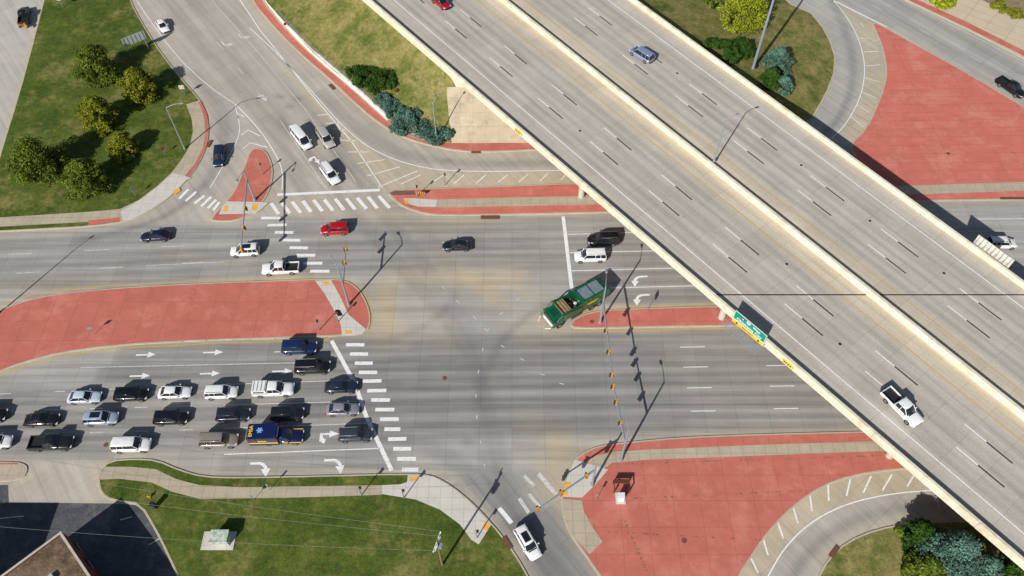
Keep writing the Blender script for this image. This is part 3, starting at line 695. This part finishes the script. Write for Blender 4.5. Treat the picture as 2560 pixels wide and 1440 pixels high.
def build_car(mb,kind,col,z=0,cap=False,sunroof=False,rails=False,toolbox=False):
    L,W,Ht,belt,hood,bs,tp=SPEC[kind]; pm=paint(col); w=W/2; zb=.26
    pick=kind=='pickup'
    def ring(x,hw,z0,z1):
        pr=[(0,z1+.03),(.5,z1+.02),(.82,z1-.02),(.96,z1-.12),(1.0,z1-.3),(.99,z0+.2),(.93,z0)]
        r=[(x,hw*a,b) for a,b in pr]; r+=[(x,-hw*a,b) for a,b in pr[::-1][:-1]]
        return r
    tail=.6*belt+.2 if kind=='sedan' else belt-.1
    xr=-L/2; xf=L/2
    if pick:
        rings=[ring(xr+.03,w*.96,.45,.78),ring(xr+.2,w,.35,.8),ring(-.13*L,w,.3,.8),ring(-.115*L,w,.3,belt),ring(.1*L,w,.28,belt),ring(.235*L,w,.28,hood+.04),ring(.42*L,w*.97,.3,hood-.04),ring(.475*L,w*.93,.35,hood-.14),ring(xf,w*.84,.4,.8)]
    else:
        rings=[ring(xr,w*.80,.42,tail-.12),ring(xr+.1,w*.92,.32,tail+.02),ring(xr+.45,w*.98,zb,belt+.0),ring(-.15*L,w,zb,belt),ring(.05*L,w,zb,belt),ring(bs[1]*L,w*.99,zb,hood+.05),ring(.36*L,w*.96,zb,hood-.03),ring(.45*L,w*.87,.3,hood-.14),ring(.485*L,w*.76,.36,hood-.24),ring(xf,w*.6,.42,hood-.34)]
    mb.loft(rings,pm,True)
    b0,b1=bs[0]*L,bs[1]*L; t0,t1=tp[0]*L,tp[1]*L; wb=w*.93; wt=w*(.70 if kind=='sedan' else .80)
    zb_=belt-.06
    B=[(b0,-wb*.93,zb_),(b1,-wb*.9,zb_-.02),(b1+.12,0,zb_-.02),(b1,wb*.9,zb_-.02),(b0,wb*.93,zb_),(b0-.05,0,zb_)]
    T=[(t0,-wt*.95,Ht-.05),(t1,-wt*.93,Ht-.05),(t1+.06,0,Ht-.03),(t1,wt*.93,Ht-.05),(t0,wt*.95,Ht-.05),(t0-.04,0,Ht-.03)]
    mb.add(B+T,[(i,(i+1)%6,6+(i+1)%6,6+i) for i in range(6)]+[(6,7,8,9,10,11)],GLASS)
    rr=[(t0-.02,-wt*.97,Ht-.04),(t1+.02,-wt*.95,Ht-.04),(t1+.09,0,Ht-.02),(t1+.02,wt*.95,Ht-.04),(t0-.02,wt*.97,Ht-.04),(t0-.06,0,Ht-.02)]
    r2=[((x-(t0+t1)/2)*.93+(t0+t1)/2,y*.86,Ht+.02) for x,y,_ in rr]
    r3=[((x-(t0+t1)/2)*.6+(t0+t1)/2,y*.45,Ht+.05) for x,y,_ in rr]
    mb.loft([rr,r2,r3],pm,True)
    for sgn in(-1,1):
        s=4 if sgn>0 else 0; f=3 if sgn>0 else 1
        for a,b in((B[s],T[s]),(B[f],T[f])): mb.tube(a,b,.055,.05,pm,5)
        mx=(t0+t1)/2+.1; mb.tube((mx,sgn*wb*.95,zb_),(mx,sgn*wt*.97,Ht-.04),.045,.04,pm,5)
        if kind in('big_suv','minivan','suv','van'):
            mx=t0+.25*(t1-t0); mb.tube((mx,sgn*wb*.95,zb_),(mx,sgn*wt*.97,Ht-.04),.05,.04,pm,5)
        mb.box((b1-.25,sgn*(w+.1),zb_+.1),(.14,.22,.14),pm)
        mb.box((xf-.17 if not pick else xf-.1,sgn*w*.68,hood-.28),(.24,.34,.13),HEADL)
        mb.box((xr+.06,sgn*w*.80,tail-.12),(.12,.28,.2 if kind=='sedan' else .35),TAILL)
        mb.tube((b1+.25,sgn*w*.72,hood+.03),(.44*L,sgn*w*.6,hood-.13),.012,.012,BLACKP,4)
        for ax in(-.30*L,.315*L):
            R=.34 if kind in('sedan',) else .38
            if pick: R=.41
            mb.tube((ax,sgn*(w-.22),R),(ax,sgn*(w+.015),R),R,R,DARK,16,smooth=True)
            mb.tube((ax,sgn*(w),R),(ax,sgn*(w+.025),R),R*.62,R*.6,RIM,10)
        if rails: mb.tube((t0+.15,sgn*wt*.82,Ht+.08),(t1-.15,sgn*wt*.82,Ht+.08),.03,.03,BLACKP if sum(col)>300 else RIM,5)
        mb.box(((t0+t1)/2+.1,sgn*(w-.005),.75),(.02,.02,.5),BLACKP)
    mb.box((xf-.03,0,.5),(.12,W*.55,.22),BLACKP); mb.box((xr+.03,0,.42),(.1,W*.6,.16),BLACKP)
    mb.box((b1+.1,0,hood+.065 if not pick else hood+.075),(.16,W*.62,.02),BLACKP)
    if sunroof: mb.box(((t0+t1)/2+.12*(t1-t0),0,Ht+.045),((t1-t0)*.55,wt*1.15,.03),GLASS)
    if pick:
        be=-.12*L
        for sgn in(-1,1): mb.box(((xr+be)/2,sgn*(w-.09),.97),(be-xr,.16,.42),pm); mb.box(((xr+be)/2,sgn*(w-.09),1.185),(be-xr,.14,.015),BLACKP)
        mb.box((xr+.07,0,.95),(.1,W-.36,.42),pm); mb.box((be-.04,0,.98),(.06,W-.36,.4),pm)
        mb.box(((xr+be)/2,0,.835),(be-xr-.15,W-.38,.02),BLACKP)
        for i in range(7): mb.box(((xr+be)/2,(i-3)*.2,.85),(be-xr-.2,.05,.02),DARK)
        if toolbox: mb.box((be-.35,0,1.15),(.5,W-.3,.25),BLACKP)
        if cap:
            mb.box(((xr+be)/2+.02,0,1.5),(be-xr-.08,W-.12,.62),pm,taper=.93)
            for i in range(4): mb.box((xr+.4+i*.55,0,1.83),(.06,W*.78,.03),BLACKP)
            for sgn in(-1,1): mb.box(((xr+be)/2,sgn*(w-.1),1.5),(1.5,.05,.3),GLASS)
NM={'sedan':'sedan','suv':'suv','big_suv':'suv','minivan':'minivan','van':'van','pickup':'pickup_truck'}
def place(rear,front,z0):
    a=P(*rear,z0+.7); b=P(*front,z0+.7); d=b-a; c=(a+b)/2
    return Matrix.Translation((c.x,c.y,z0+.005))@Matrix.Rotation(math.atan2(d.y,d.x),4,'Z')
def car(kind,col,rear,front,z0=0,**k):
    mb=MB(); build_car(mb,kind,col,**k)
    return mb.obj(NM[kind],X=place(rear,front,z0+.015))
WH=(230,230,228); BK=(22,24,28); NV=(20,32,56)
car('pickup',BK,(58,66),(63,14)); car('sedan',WH,(392,42),(420,85)); car('suv',(30,48,78),(550,368),(545,415))
car('van',WH,(730,317),(778,378)); car('big_suv',(196,190,180),(797,320),(832,372)); car('big_suv',WH,(805,408),(846,463),rails=True)
car('sedan',(24,36,60),(425,587),(352,591)); car('suv',(190,18,26),(870,571),(804,574)); car('suv',WH,(645,624),(580,628),sunroof=True)
car('pickup',WH,(748,668),(656,673)); car('sedan',(26,36,44),(1180,612),(1105,614)); car('big_suv',BK,(1545,598),(1472,600),rails=True)
car('big_suv',WH,(1513,639),(1438,641),rails=True); 
car('big_suv',(24,48,90),(706,870),(792,868)); car('big_suv',(26,26,30),(738,919),(826,916),rails=True)
car('sedan',(38,50,70),(814,967),(892,965)); car('sedan',(150,148,158),(819,1023),(895,1021))
car('sedan',(190,200,214),(168,993),(253,991)); car('suv',(24,22,26),(290,987),(368,985)); car('sedan',WH,(398,981),(475,979)); car('suv',WH,(512,982),(595,979),rails=True)
car('pickup',WH,(635,975),(732,972),cap=True)
car('sedan',(30,28,30),(62,1050),(146,1047),sunroof=True); car('suv',(170,182,200),(209,1047),(297,1044),sunroof=True); car('suv',(26,26,30),(386,1046),(470,1043))
car('suv',(44,48,60),(546,1038),(621,1035)); car('suv',(36,36,44),(680,1036),(757,1033),sunroof=True)
car('suv',BK,(-60,1038),(10,1036)); car('suv',WH,(-50,1106),(24,1103))
car('pickup',(34,36,38),(76,1109),(182,1106)); car('big_suv',WH,(287,1113),(372,1111)); car('big_suv',(150,142,132),(508,1102),(588,1100),rails=True)
car('suv',(62,66,78),(850,1088),(928,1085),rails=True)
car('suv',WH,(1297,1318),(1342,1396),sunroof=True)
car('suv',(170,20,34),(1080,-12),(1124,22),ZD); car('minivan',(140,156,184),(1634,154),(1576,118),ZD)
car('pickup',WH,(2212,974),(2299,1062),ZD); car('pickup',BK,(2494,196),(2562,242)); car('suv',WH,(2472,607),(2536,608),rails=True)
c=P(60,62,1.0); mb=MB()
for i in range(9): mb.box((c.x+random.uniform(-.6,.6),c.y+random.uniform(-.7,.6),.95+random.random()*.2),(.5,.35,.3),SIGY if i%2 else BROWN,random.random()*3)
mb.obj('cargo')
# ambulance
mb=MB(); NVp=paint((22,36,84))
build_car(mb,'pickup',(22,36,84))
mb.v=[(x+.75,y,z) for x,y,z in mb.v]
mb.box((-1.55,0,1.6),(4.1,2.3,2.1),NVp); mb.box((-1.55,0,2.665),(3.9,2.1,.03),NVp)
for s in(-1,1):
    mb.box((-1.55,s*1.156,1.25),(4.0,.02,.28),YELS)
    for k in(-3.2,-2.4,-1.4,-.5): mb.box((k,s*1.158,1.95),(.04,.02,1.2),BLACKP)
    for k in(-3.4,.3): mb.box((k,s*1.0,2.70),(.16,.16,.06),TAILL)
mb.box((.52,0,2.4),(.06,1.6,.25),HEADL); mb.box((-3.62,0,1.6),(.03,1.9,1.8),YELS); mb.box((.15,-.5,2.72),(.5,.5,.1),NVp)
for s in(-1,1): mb.box((2.3,s*1.03,.95),(2.6,.03,.2),YELS)
X=place((632,1094),(752,1091),0.015); amb=mb.obj('ambulance',X=X)
def text(s,size,mat,parent,M,name='lettering',ext=.005):
    cu=bpy.data.curves.new(name,'FONT'); cu.body=s; cu.size=size; cu.align_x='CENTER'; cu.align_y='CENTER'; cu.extrude=ext; cu.offset=.012
    cu.materials.append(mat); o=bpy.data.objects.new(name,cu); scene.collection.objects.link(o); o.parent=parent; o.matrix_local=M; return o
TW=plain('white_lettering',(.8,.8,.8),.5,var=.01); TY=plain('yellow_lettering',lin(240,204,50),.5,var=.01)
text('EMSA',.7,TY,amb,Matrix.Translation((-3.1,0,2.69))@Matrix.Rotation(math.pi/2,4,'Z'))
text('EMSA',.5,TY,amb,Matrix.Translation((-1.6,-1.185,1.85))@Matrix.Rotation(math.pi/2,4,'X'))
SB=plain('star_blue',lin(120,175,235),.5,var=.02); mb=MB()
for k in range(3): mb.box((0,0,.004*k),(.9,.19,.02),SB,math.radians(60*k))
st_=mb.obj('star_of_life'); st_.parent=amb; st_.matrix_local=Matrix.Translation((-1.9,.1,2.70))
# garbage truck
GT=paint((16,104,66)); GT2=paint((12,84,54)); mb=MB()
mb.box((0,0,.85),(9.2,1.0,.3),BLACKP)
mb.box((4.0,0,1.75),(1.7,2.45,1.9),GT,taper=.94)
mb.box((4.88,0,2.1),(.05,2.1,.75),GLASS); mb.box((4.88,0,1.2),(.08,2.2,.55),WHT)
for s in(-1,1): mb.box((4.1,s*1.2,2.15),(1.0,.05,.6),GLASS); mb.box((4.6,s*1.45,2.1),(.1,.25,.5),BLACKP); mb.box((4.9,s*.95,1.0),(.06,.3,.2),HEADL)
mb.box((4.0,0,2.73),(.9,1.3,.05),GT2)
CB=plain('cardboard',lin(160,134,96),.8)
for s in(-1,1): mb.box((1.5,s*1.18,2.1),(3.2,.1,2.0),GT)
mb.box((3.1,0,2.1),(.1,2.3,2.0),GT2); mb.box((-.1,0,2.1),(.1,2.3,2.0),GT2); mb.box((1.5,0,1.35),(3.1,2.25,.1),BROWN)
for i in range(34):
    mb.box((random.uniform(.15,1.6),random.uniform(-.9,.9),random.uniform(1.5,2.2)),(random.uniform(.2,.6),random.uniform(.2,.5),.25),random.choice([BROWN,CB,WHT,RUST,BLACKP,RUST]),random.random()*3)
mb.box((2.45,0,2.9),(1.5,2.2,.14),plain('hopper_lid',lin(150,126,92),.8,var=.3))
for k in range(3): mb.box((2.0+k*.45,0,2.99),(.06,2.1,.05),BROWN)
mb.box((-2.3,0,2.15),(4.3,2.5,2.3),GT); mb.box((-2.3,0,3.33),(3.7,1.9,.06),plain('body_roof_grey',lin(112,124,130),.6,var=.2))
for k in(0,2,4): mb.box((-4.1+k*.9,0,3.38),(.1,2.3,.1),GT2)
for s in(-1,1):
    for k in range(6): mb.box((-4.3+k*.8,s*1.27,2.1),(.12,.08,2.1),GT2)
    mb.box((-1.9,s*1.32,2.35),(1.9,.02,.14),YELS); mb.box((-1.9,s*1.32,2.1),(1.4,.02,.1),YELS)
    mb.tube((.2,s*1.4,2.6),(3.4,s*1.4,3.15),.14,.12,GT2,6); mb.tube((3.4,s*1.4,3.15),(5.3,s*1.35,1.4),.12,.1,GT2,6); mb.tube((5.3,s*1.3,1.35),(6.0,s*.8,1.2),.07,.06,WHT,6)
    for ax in(3.7,-2.0,-3.3): mb.tube((ax,s*.95,.52),(ax,s*1.24,.52),.52,.52,DARK,18); mb.tube((ax,s*1.24,.52),(ax,s*1.26,.52),.28,.28,RIM,12)
    mb.box((.9,s*1.05,.7),(1.4,.4,.55),GT2)
mb.loft([[(-4.45,y*1.24,z) for y,z in((-1,1.0),(1,1.0),(1,3.28),(-1,3.28))],[(-5.1,y*1.15,z) for y,z in((-1,1.3),(1,1.3),(1,2.8),(-1,2.8))]],GT,False)
a=P(1516,720,1.5); b=P(1362,806,1.5); d=b-a; c=(a+b)/2
mb.obj('garbage_truck',X=Matrix.Translation((c.x,c.y,.02))@Matrix.Rotation(math.atan2(d.y,d.x),4,'Z')@Matrix.Scale(1.08,4))
# ---------------------------------------------------------------- signals / lamps
def lum(mb,p,d):
    d=d.normalized(); q=d.to_track_quat('X','Z'); X=Matrix.Translation(p)@q.to_matrix().to_4x4()
    mb.box((.35,0,0),(.75,.32,.14),STEEL,X=X,taper=.8); mb.box((.4,0,-.08),(.45,.24,.04),HEADL,X=X)
def head(mb,p,ang):
    X=Matrix.Translation(p)@Matrix.Rotation(ang,4,'Z')
    mb.box((0,0,0),(.3,.36,1.05),SIGY,X=X)
    for k,mt in((.34,TAILL),(0,BLACKP),(-.34,BLACKP)):
        mb.tube((.16,0,k),(.38,0,k-.02),.14,.14,BLACKP,8,X=X); mb.box((-.02,0,k),(.34,.38,.02),BLACKP,X=X)
def mast(base,arms,zarm=5.6,ztop=9.5,lamp=None,z0=.13):
    mb=MB(); b=P(*base,z0)
    mb.tube(b,b+Vector((0,0,.5)),.3,.26,STEEL,10)
    mb.tube(b,(b.x,b.y,ztop),.19,.11,STEEL,10)
    for end,heads,ang in arms:
        e=P(*end,zarm+.3); s=Vector((b.x,b.y,zarm)); mb.tube(s,e,.15,.08,STEEL,8)
        for t in heads: 
            p=s.lerp(e,t); mb.tube(p,p-Vector((0,0,.2)),.04,.04,STEEL,5); head(mb,p+Vector((0,0,-.25)),ang)
    if lamp:
        for lx,ly in lamp:
            top=Vector((b.x,b.y,ztop)); m=top+Vector((lx*.5,ly*.5,.35)); e=top+Vector((lx,ly,.45)); mb.tube(top,m,.07,.05,STEEL,6); mb.tube(m,e,.05,.04,STEEL,6); lum(mb,e,Vector((lx,ly,0)))
    return mb.obj('traffic_signal')
mast((637,500),[((603,622),(.42,.7,1.0),0)],zarm=5.2,ztop=7.2,lamp=[(-.4,-2.2)])
mast((872,762),[((866,612),(.55,.9),math.pi)],lamp=[(-1.0,1.6)])
mast((1500,806),[((1532,945),(.38,.66,.95),math.pi)],lamp=[(.2,2.2)])
mast((1552,1150),[((1534,965),(.35,.72,1.0),math.pi)],lamp=[(-.4,2.5),])
mast((1480,1212),[((1345,1272),(.15,.6,1.0),math.pi*.6)],zarm=5.2,ztop=6.2)
def lamp(px,py,dx,dy,h=9.7,z0=.13,ln_=2.4):
    mb=MB(); b=P(px,py,z0); mb.tube(b,b+Vector((0,0,.4)),.25,.22,STEEL,8); t=b+Vector((0,0,h)); mb.tube(b,t,.14,.08,STEEL,8)
    d=Vector((dx,dy,0)).normalized(); m=t+d*ln_*.5+Vector((0,0,.5)); e=t+d*ln_+Vector((0,0,.6)); mb.tube(t,m,.06,.05,STEEL,6); mb.tube(m,e,.05,.04,STEEL,6); lum(mb,e,d)
    return mb.obj('street_lamp')
lamp(462,372,1,.2); lamp(1092,352,.3,.4,h=9,z0=.3,ln_=1.5); lamp(-6,785,.6,.8,h=9.7); lamp(1785,403,1,.4,h=9,z0=8.4,ln_=1.6)
mb=MB(); b=P(1880,178,3.0); mb.tube(b,b+Vector((0,0,27)),.32,.14,STEEL,10); mb.tube(b+Vector((0,0,26.5)),b+Vector((0,0,27)),.9,.9,STEEL,12)
mb.box(b+Vector((.4,.6,.5)),(.9,.8,1.2),BLACKP); mb.obj('high_mast_lamp')
def ped(px,py,h=3.0,z0=.14,name='pedestrian_signal'):
    mb=MB(); b=P(px,py,z0); mb.tube(b,b+Vector((0,0,h)),.08,.06,STEEL,7); mb.box(b+Vector((.2,0,h-.4)),(.3,.25,.4),SIGY); mb.box(b+Vector((.2,-.14,h-.4)),(.26,.03,.34),BLACKP); mb.box(b+Vector((.2,0,h-.18)),(.3,.25,.03),BLACKP); mb.obj(name)
for p in[(657,436),(1043,492),(845,805),(798,826),(1010,1245),(904,1238),(1192,1345),(1112,462)]: ped(*p)
def sign(px,py,w,h,z,mat,ang,name='traffic_sign',z0=.13,ring=False):
    mb=MB(); b=P(px,py,z0); mb.tube(b,b+Vector((0,0,z+h/2)),.04,.04,STEEL,6)
    X=Matrix.Translation(b+Vector((0,0,z)))@Matrix.Rotation(ang,4,'Z')
    mb.box((0,-.06,0),(w,.03,h),mat,X=X)
    if ring:
        for i in range(16):
            a0=2*math.pi*i/16;a1=2*math.pi*(i+1)/16; mb.tube((w*.36*math.cos(a0),-.09,h*.36*math.sin(a0)),(w*.36*math.cos(a1),-.09,h*.36*math.sin(a1)),.04,.04,TAILL,4,X=X)
        mb.tube((-w*.25,-.09,h*.25),(w*.25,-.09,-h*.25),.04,.04,TAILL,4,X=X)
    mb.obj(name)
sign(463,240,.9,.9,2.2,WHT,.2,ring=True); sign(413,386,.5,.7,1.5,BROWN,.4)
sign(340,492,.75,.75,2.0,STEEL,1.4); sign(236,836,.75,.6,1.8,STEEL,.3); sign(718,80,.6,.6,2,TAILL,.5,z0=.2); sign(675,1225,.3,.6,1.8,STEEL,0); sign(1490,1250,.3,.6,1.8,STEEL,0); sign(1618,775,1.1,.9,2.2,STEEL,1.5)
sign(635,1250,.5,.4,1.5,STEEL,0)
mb=MB(); c=P(1052,491,.14)
mb.box(c+Vector((0,0,.9)),(1.5,.06,.5),SIGY)
for k in range(4): mb.box(c+Vector((-.55+k*.37,-.04,.9)),(.14,.03,.5),BLACKP)
for k in(-.6,.6): mb.tube(c+Vector((k,0,0)),c+Vector((k,0,.9)),.05,.05,STEEL,6)
mb.obj('hazard_marker')
# guide sign back near NW lawn
mb=MB()
base0=P(328,140,.13); base1=P(372,122,.13); d=(base1-base0).normalized()
for q in(base0,base1): mb.tube(q,q+Vector((0,0,4.2)),.08,.08,STEEL,6)
rz=math.atan2(d.y,d.x); cc=(base0+base1)/2
mb.box(cc+Vector((0,0,3.3)),(4.6,.06,1.9),SIGNBACK,rz)
for k in range(6): mb.box(cc+d*(k-2.5)*.8+Vector((0,-.06,3.3)),(.07,.08,1.9),STEEL,rz)
mb.obj('guide_sign')
# bridge guide sign
SG=bpy.data.objects.new('highway_guide_sign',None); scene.collection.objects.link(SG)
zb_s=7.75; hS=2.6
b0=P(1830,801,zb_s); b1=P(1906,865,zb_s); d=(b1-b0); wS=d.length; d.normalize()
nrm=Vector((d.y,-d.x,0)) ; 
if nrm.dot(Vector((-1,-1,0)))<0: nrm=-nrm
up=Vector((0,0,1))
X=Matrix.Translation((b0+b1)/2+up*hS/2)@Matrix(((d.x,0,nrm.x,0),(d.y,0,nrm.y,0),(0,1,0,0),(0,0,0,1)))@Matrix.Diagonal((wS/6.6,hS/2.75,1,1))
mb=MB(); mb.box((0,0,0),(6.6,2.75,.08),WHT,X=X); mb.box((0,2.75*.15,.045),(6.46,2.75*.7-.14,.02),GRN,X=X); mb.box((0,-2.75*.36,.045),(6.46,2.75*.26,.02),YELS,X=X)
BLUE=plain('shield_blue',lin(30,60,150),.5)
mb.add([X@Vector(v) for v in[(-1.9,1.15,.06),(-1.15,1.15,.06),(-1.1,.8,.06),(-1.52,.42,.06),(-1.95,.8,.06)]],[(0,1,2,3,4)],BLUE)
mb.add([X@Vector(v) for v in[(-1.88,1.17,.062),(-1.17,1.17,.062),(-1.15,1.02,.062),(-1.9,1.02,.062)]],[(0,1,2,3)],TAILL)
mb.add([X@Vector(v) for v in[(-.75,1.15,.06),(0,1.15,.06),(.05,.8,.06),(-.37,.42,.06),(-.8,.8,.06)]],[(0,1,2,3,4)],WHT)
for sx in(-2.3,2.3):
    mb.add([X@Vector(v) for v in[(sx-.12,-.72,.06),(sx+.12,-.72,.06),(sx+.12,-.98,.06),(sx+.35,-.98,.06),(sx,-1.26,.06),(sx-.35,-.98,.06),(sx-.12,-.98,.06)]],[tuple(range(7))],BLACKP)
pn=mb.obj('panel',parent=SG)
def st(s,size,x,y,mat): text(s,size,mat,SG,X@Matrix.Translation((x,y,.07)))
st('44',.42,-1.52,.78,TW); st('66',.42,-.38,.8,BLACKP); st('West',.68,1.35,.8,TW); st('Oklahoma City',.86,0,-.02,TW); st('EXIT ONLY',.46,0,-.99,BLACKP)
mb=MB()
for k in range(8):
    p=b0.lerp(b1,k/7); mb.tube(p-nrm*.9-up*.2,p+nrm*1.7-up*.4,.05,.05,STEEL,5); mb.tube(p-nrm*.1,p-nrm*.1+up*hS,.05,.05,STEEL,5)
for k in(.3,.6,.9,1.2,1.6): mb.tube(b0+nrm*k-up*.35-d*.9,b1+nrm*k-up*.35+d*.3,.035,.035,STEEL,4)
for k in range(22): p=(b0-d*.9).lerp(b1+d*.3,k/21); mb.tube(p+nrm*.3-up*.35,p+nrm*1.6-up*.35,.025,.025,STEEL,4)
mb.obj('catwalk',parent=SG)
# north side sign (seen from behind)
mb=MB(); a=P(2428,588,9.6);b=P(2512,652,9.6)
yy0,yy1=a.y,b.y; a=Vector((xN(yy0)+1.3,yy0,0));b=Vector((xN(yy1)+1.3,yy1,0)); d2=(b-a).normalized(); rz=math.atan2(d2.y,d2.x); c=(a+b)/2; Ls=(b-a).length
mb.box(c+Vector((0,0,8.0)),(Ls,.1,3.4),plain('sign_back_cream',lin(206,202,190),.6),rz)
for k in range(9): q=a.lerp(b,(k+.5)/9); mb.box(q+Vector((-.1,-.08,8.0)),(.06,.1,3.4),STEEL,rz); mb.tube(q+Vector((0,0,9.0)),q+Vector((-.9,-.7,8.1)),.03,.03,STEEL,4)
mb.obj('highway_guide_sign')
for px,py in[(1307,329),(1990,910)]:
    mb=MB(); p=P(px,py,7.6); q=Vector((xS(p.y)-.42,p.y,7.55)); dd=Vector((xS(p.y-1)-xS(p.y),-1,0)).normalized(); rz=math.atan2(dd.y,dd.x)
    mb.box(q,(1.9,.05,.6),YELS,rz)
    for k in(-.6,-.3,.1,.45): mb.box(q+dd*k+Vector((-.03,-.03,0)),(.18,.03,.3),BLACKP,rz)
    mb.obj('clearance_sign')
mb=MB(); c=P(548,1352,.14); mb.box(c+Vector((-.05,0,.04)),(4.2,2.4,.12),WALKN); mb.box(c+Vector((.4,.1,.85)),(2.2,1.5,1.5),plain('painted_box',lin(176,186,172),.6,var=.5,scale=1.6)); mb.box(c+Vector((.4,.1,1.62)),(2.3,1.6,.06),plain('painted_box',(1,1,1))); mb.obj('transformer_box')
mb=MB(); c=P(1551,1246,.14); mb.box(c+Vector((0,0,.05)),(1.3,1.6,.1),WALKN); mb.box(c+Vector((0,-.1,.7)),(.8,.7,1.2),WHT); mb.box(c+Vector((0,-.1,1.33)),(.9,.8,.06),WHT); mb.obj('signal_cabinet')
mb=MB(); c=P(1553,1232,.14)
for dx in(-1.0,1.0):
    for dy in(.0,1.3): mb.box(c+Vector((dx,dy,.6)),(.14,.14,1.2),BROWN)
for z in(.35,.7,1.05): mb.box(c+Vector((0,1.3,z)),(2.1,.08,.2),BROWN)
for dx in(-1.0,1.0): mb.box(c+Vector((dx,.65,1.12)),(.12,1.3,.12),BROWN)
mb.box(c+Vector((0,1.1,1.2)),(2.2,.5,.06),BROWN)
mb.obj('equipment_rack')
mb=MB(); c=P(388,1268,.14); mb.box(c+Vector((0,0,.6)),(.5,.5,1.2),plain('blue_box',lin(40,60,90),.5)); mb.box(c+Vector((0,0,1.25)),(.6,.6,.1),BLACKP); mb.obj('utility_cabinet')
mb=MB(); c=P(375,1244,.14); mb.tube(c,c+Vector((0,0,.6)),.15,.13,SIGY,8); mb.tube(c+Vector((0,0,.6)),c+Vector((0,0,.75)),.17,.05,SIGY,8); mb.tube(c+Vector((-.25,0,.4)),c+Vector((.25,0,.4)),.07,.07,SIGY,6); mb.obj('fire_hydrant')
mb=MB(); c=P(158,18,.14); mb.tube(c,c+Vector((0,0,2.4)),.08,.08,STEEL,6); mb.box(c+Vector((0,0,2.2)),(.9,.5,.7),WHT); mb.tube(c+Vector((0,0,2.6)),c+Vector((0,0,3.2)),.3,.1,STEEL,8); mb.obj('utility_meter')
# utility pole + wires
WOOD=plain('pole_wood',lin(120,104,88),.9); WIRE=plain('wire',lin(150,154,150),.6)
mb=MB(); b=P(1106,1412,.14); mb.tube(b,b+Vector((0,0,9.5)),.17,.11,WOOD,8)
T=b+Vector((0,0,8.9))
mb.box(T,(.14,2.6,.14),WHT,-.3); mb.box(T-Vector((0,0,.8)),(.14,1.8,.14),WHT,-.3); mb.tube(T+Vector((.35,-.2,-1.4)),T+Vector((.35,-.2,-.5)),.28,.28,STEEL,10)
for k in(-1.2,-.6,.6,1.2): mb.tube(T+Vector((-k*math.sin(-.3),k*math.cos(-.3),.07)),T+Vector((-k*math.sin(-.3),k*math.cos(-.3),.3)),.06,.04,WHT,6)
for k,(ex,ey) in zip((-1.2,.6,1.2),[(-200,1300),(-200,1180),(-200,1130)]):
    s=T+Vector((-k*math.sin(-.3),k*math.cos(-.3),.3)); e=P(ex,ey,9.0)
    prev=s
    for i in range(1,17):
        t=i/16; p=s.lerp(e,t); p.z-=1.6*math.sin(math.pi*t); mb.tube(prev,p,.011,.011,WIRE,3); prev=p
mb.obj('utility_pole')
# ---------------------------------------------------------------- building
BRICK=ground_mat('brick_wall',lin(128,72,56),lin(112,62,48),None,s=1,fine=6,fv=.15)
ROOF=ground_mat('gravel_roof',lin(128,106,86),lin(106,88,70),lin(90,74,60),s=.6,fine=5,fv=.3,mid=.15)
bb=bpy.data.objects.new('brick_building',None); scene.collection.objects.link(bb)
A0=P(152,1328,5.0); d1=(P(0,1440,5)-A0).normalized(); d2=Vector((-d1.y,d1.x,0)); 
if d2.x<0:d2=-d2
def block(a,da,db,la,lb,h,nm):
    mb=MB(); base=[a,a+da*la,a+da*la+db*lb,a+db*lb]; base=ccw([Vector((p.x,p.y,0)) for p in base])
    mb.add([(p.x,p.y,-.05) for p in base]+[(p.x,p.y,h) for p in base],[(i,(i+1)%4,4+(i+1)%4,4+i) for i in range(4)],BRICK)
    i1=inset(base,.3); mb.add([(p.x,p.y,h) for p in base]+[(p.x,p.y,h) for p in i1],[(i,(i+1)%4,4+(i+1)%4,4+i) for i in range(4)],PIERM)
    mb.add([(p.x,p.y,h) for p in i1]+[(p.x,p.y,h-.3) for p in i1],[(i,4+i,4+(i+1)%4,(i+1)%4) for i in range(4)],BRICK); mb.add([(p.x,p.y,h-.3) for p in i1],[(0,1,2,3)],ROOF)
    for tx,ty,s_ in((.3,.25,.8),(.55,.6,1.1),(.75,.3,.5)):
        q=base[0].lerp(base[1],tx)+(base[3]-base[0])*ty; mb.box((q.x,q.y,h+s_*.3-.3),(s_,s_,s_*.6),SIGNBACK,.78)
    o=mb.obj(nm,recalc=False); o.parent=bb
    w=MB()
    for i in range(4):
        p,q=base[i],base[(i+1)%4]; L=(q-p).length; dd=(q-p)/L; nn=Vector((dd.y,-dd.x,0))
        for k in range(int(L/3)):
            c=p+dd*(1.8+3*k)+nn*.01; w.box((c.x,c.y,1.9),(1.4,.08,1.5),GLASS,math.atan2(dd.y,dd.x)); w.box((c.x+nn.x*.03,c.y+nn.y*.03,1.1),(1.6,.1,.1),PIERM,math.atan2(dd.y,dd.x))
    w.obj(nm+'_windows',parent=bb)
block(A0,d1,d2,12,18,5.0,'main_wing')
block(Vector((-67.4,28.0,0)),Vector((-1,0,0)),Vector((0,-1,0)),14,9,8.8,'side_wing')
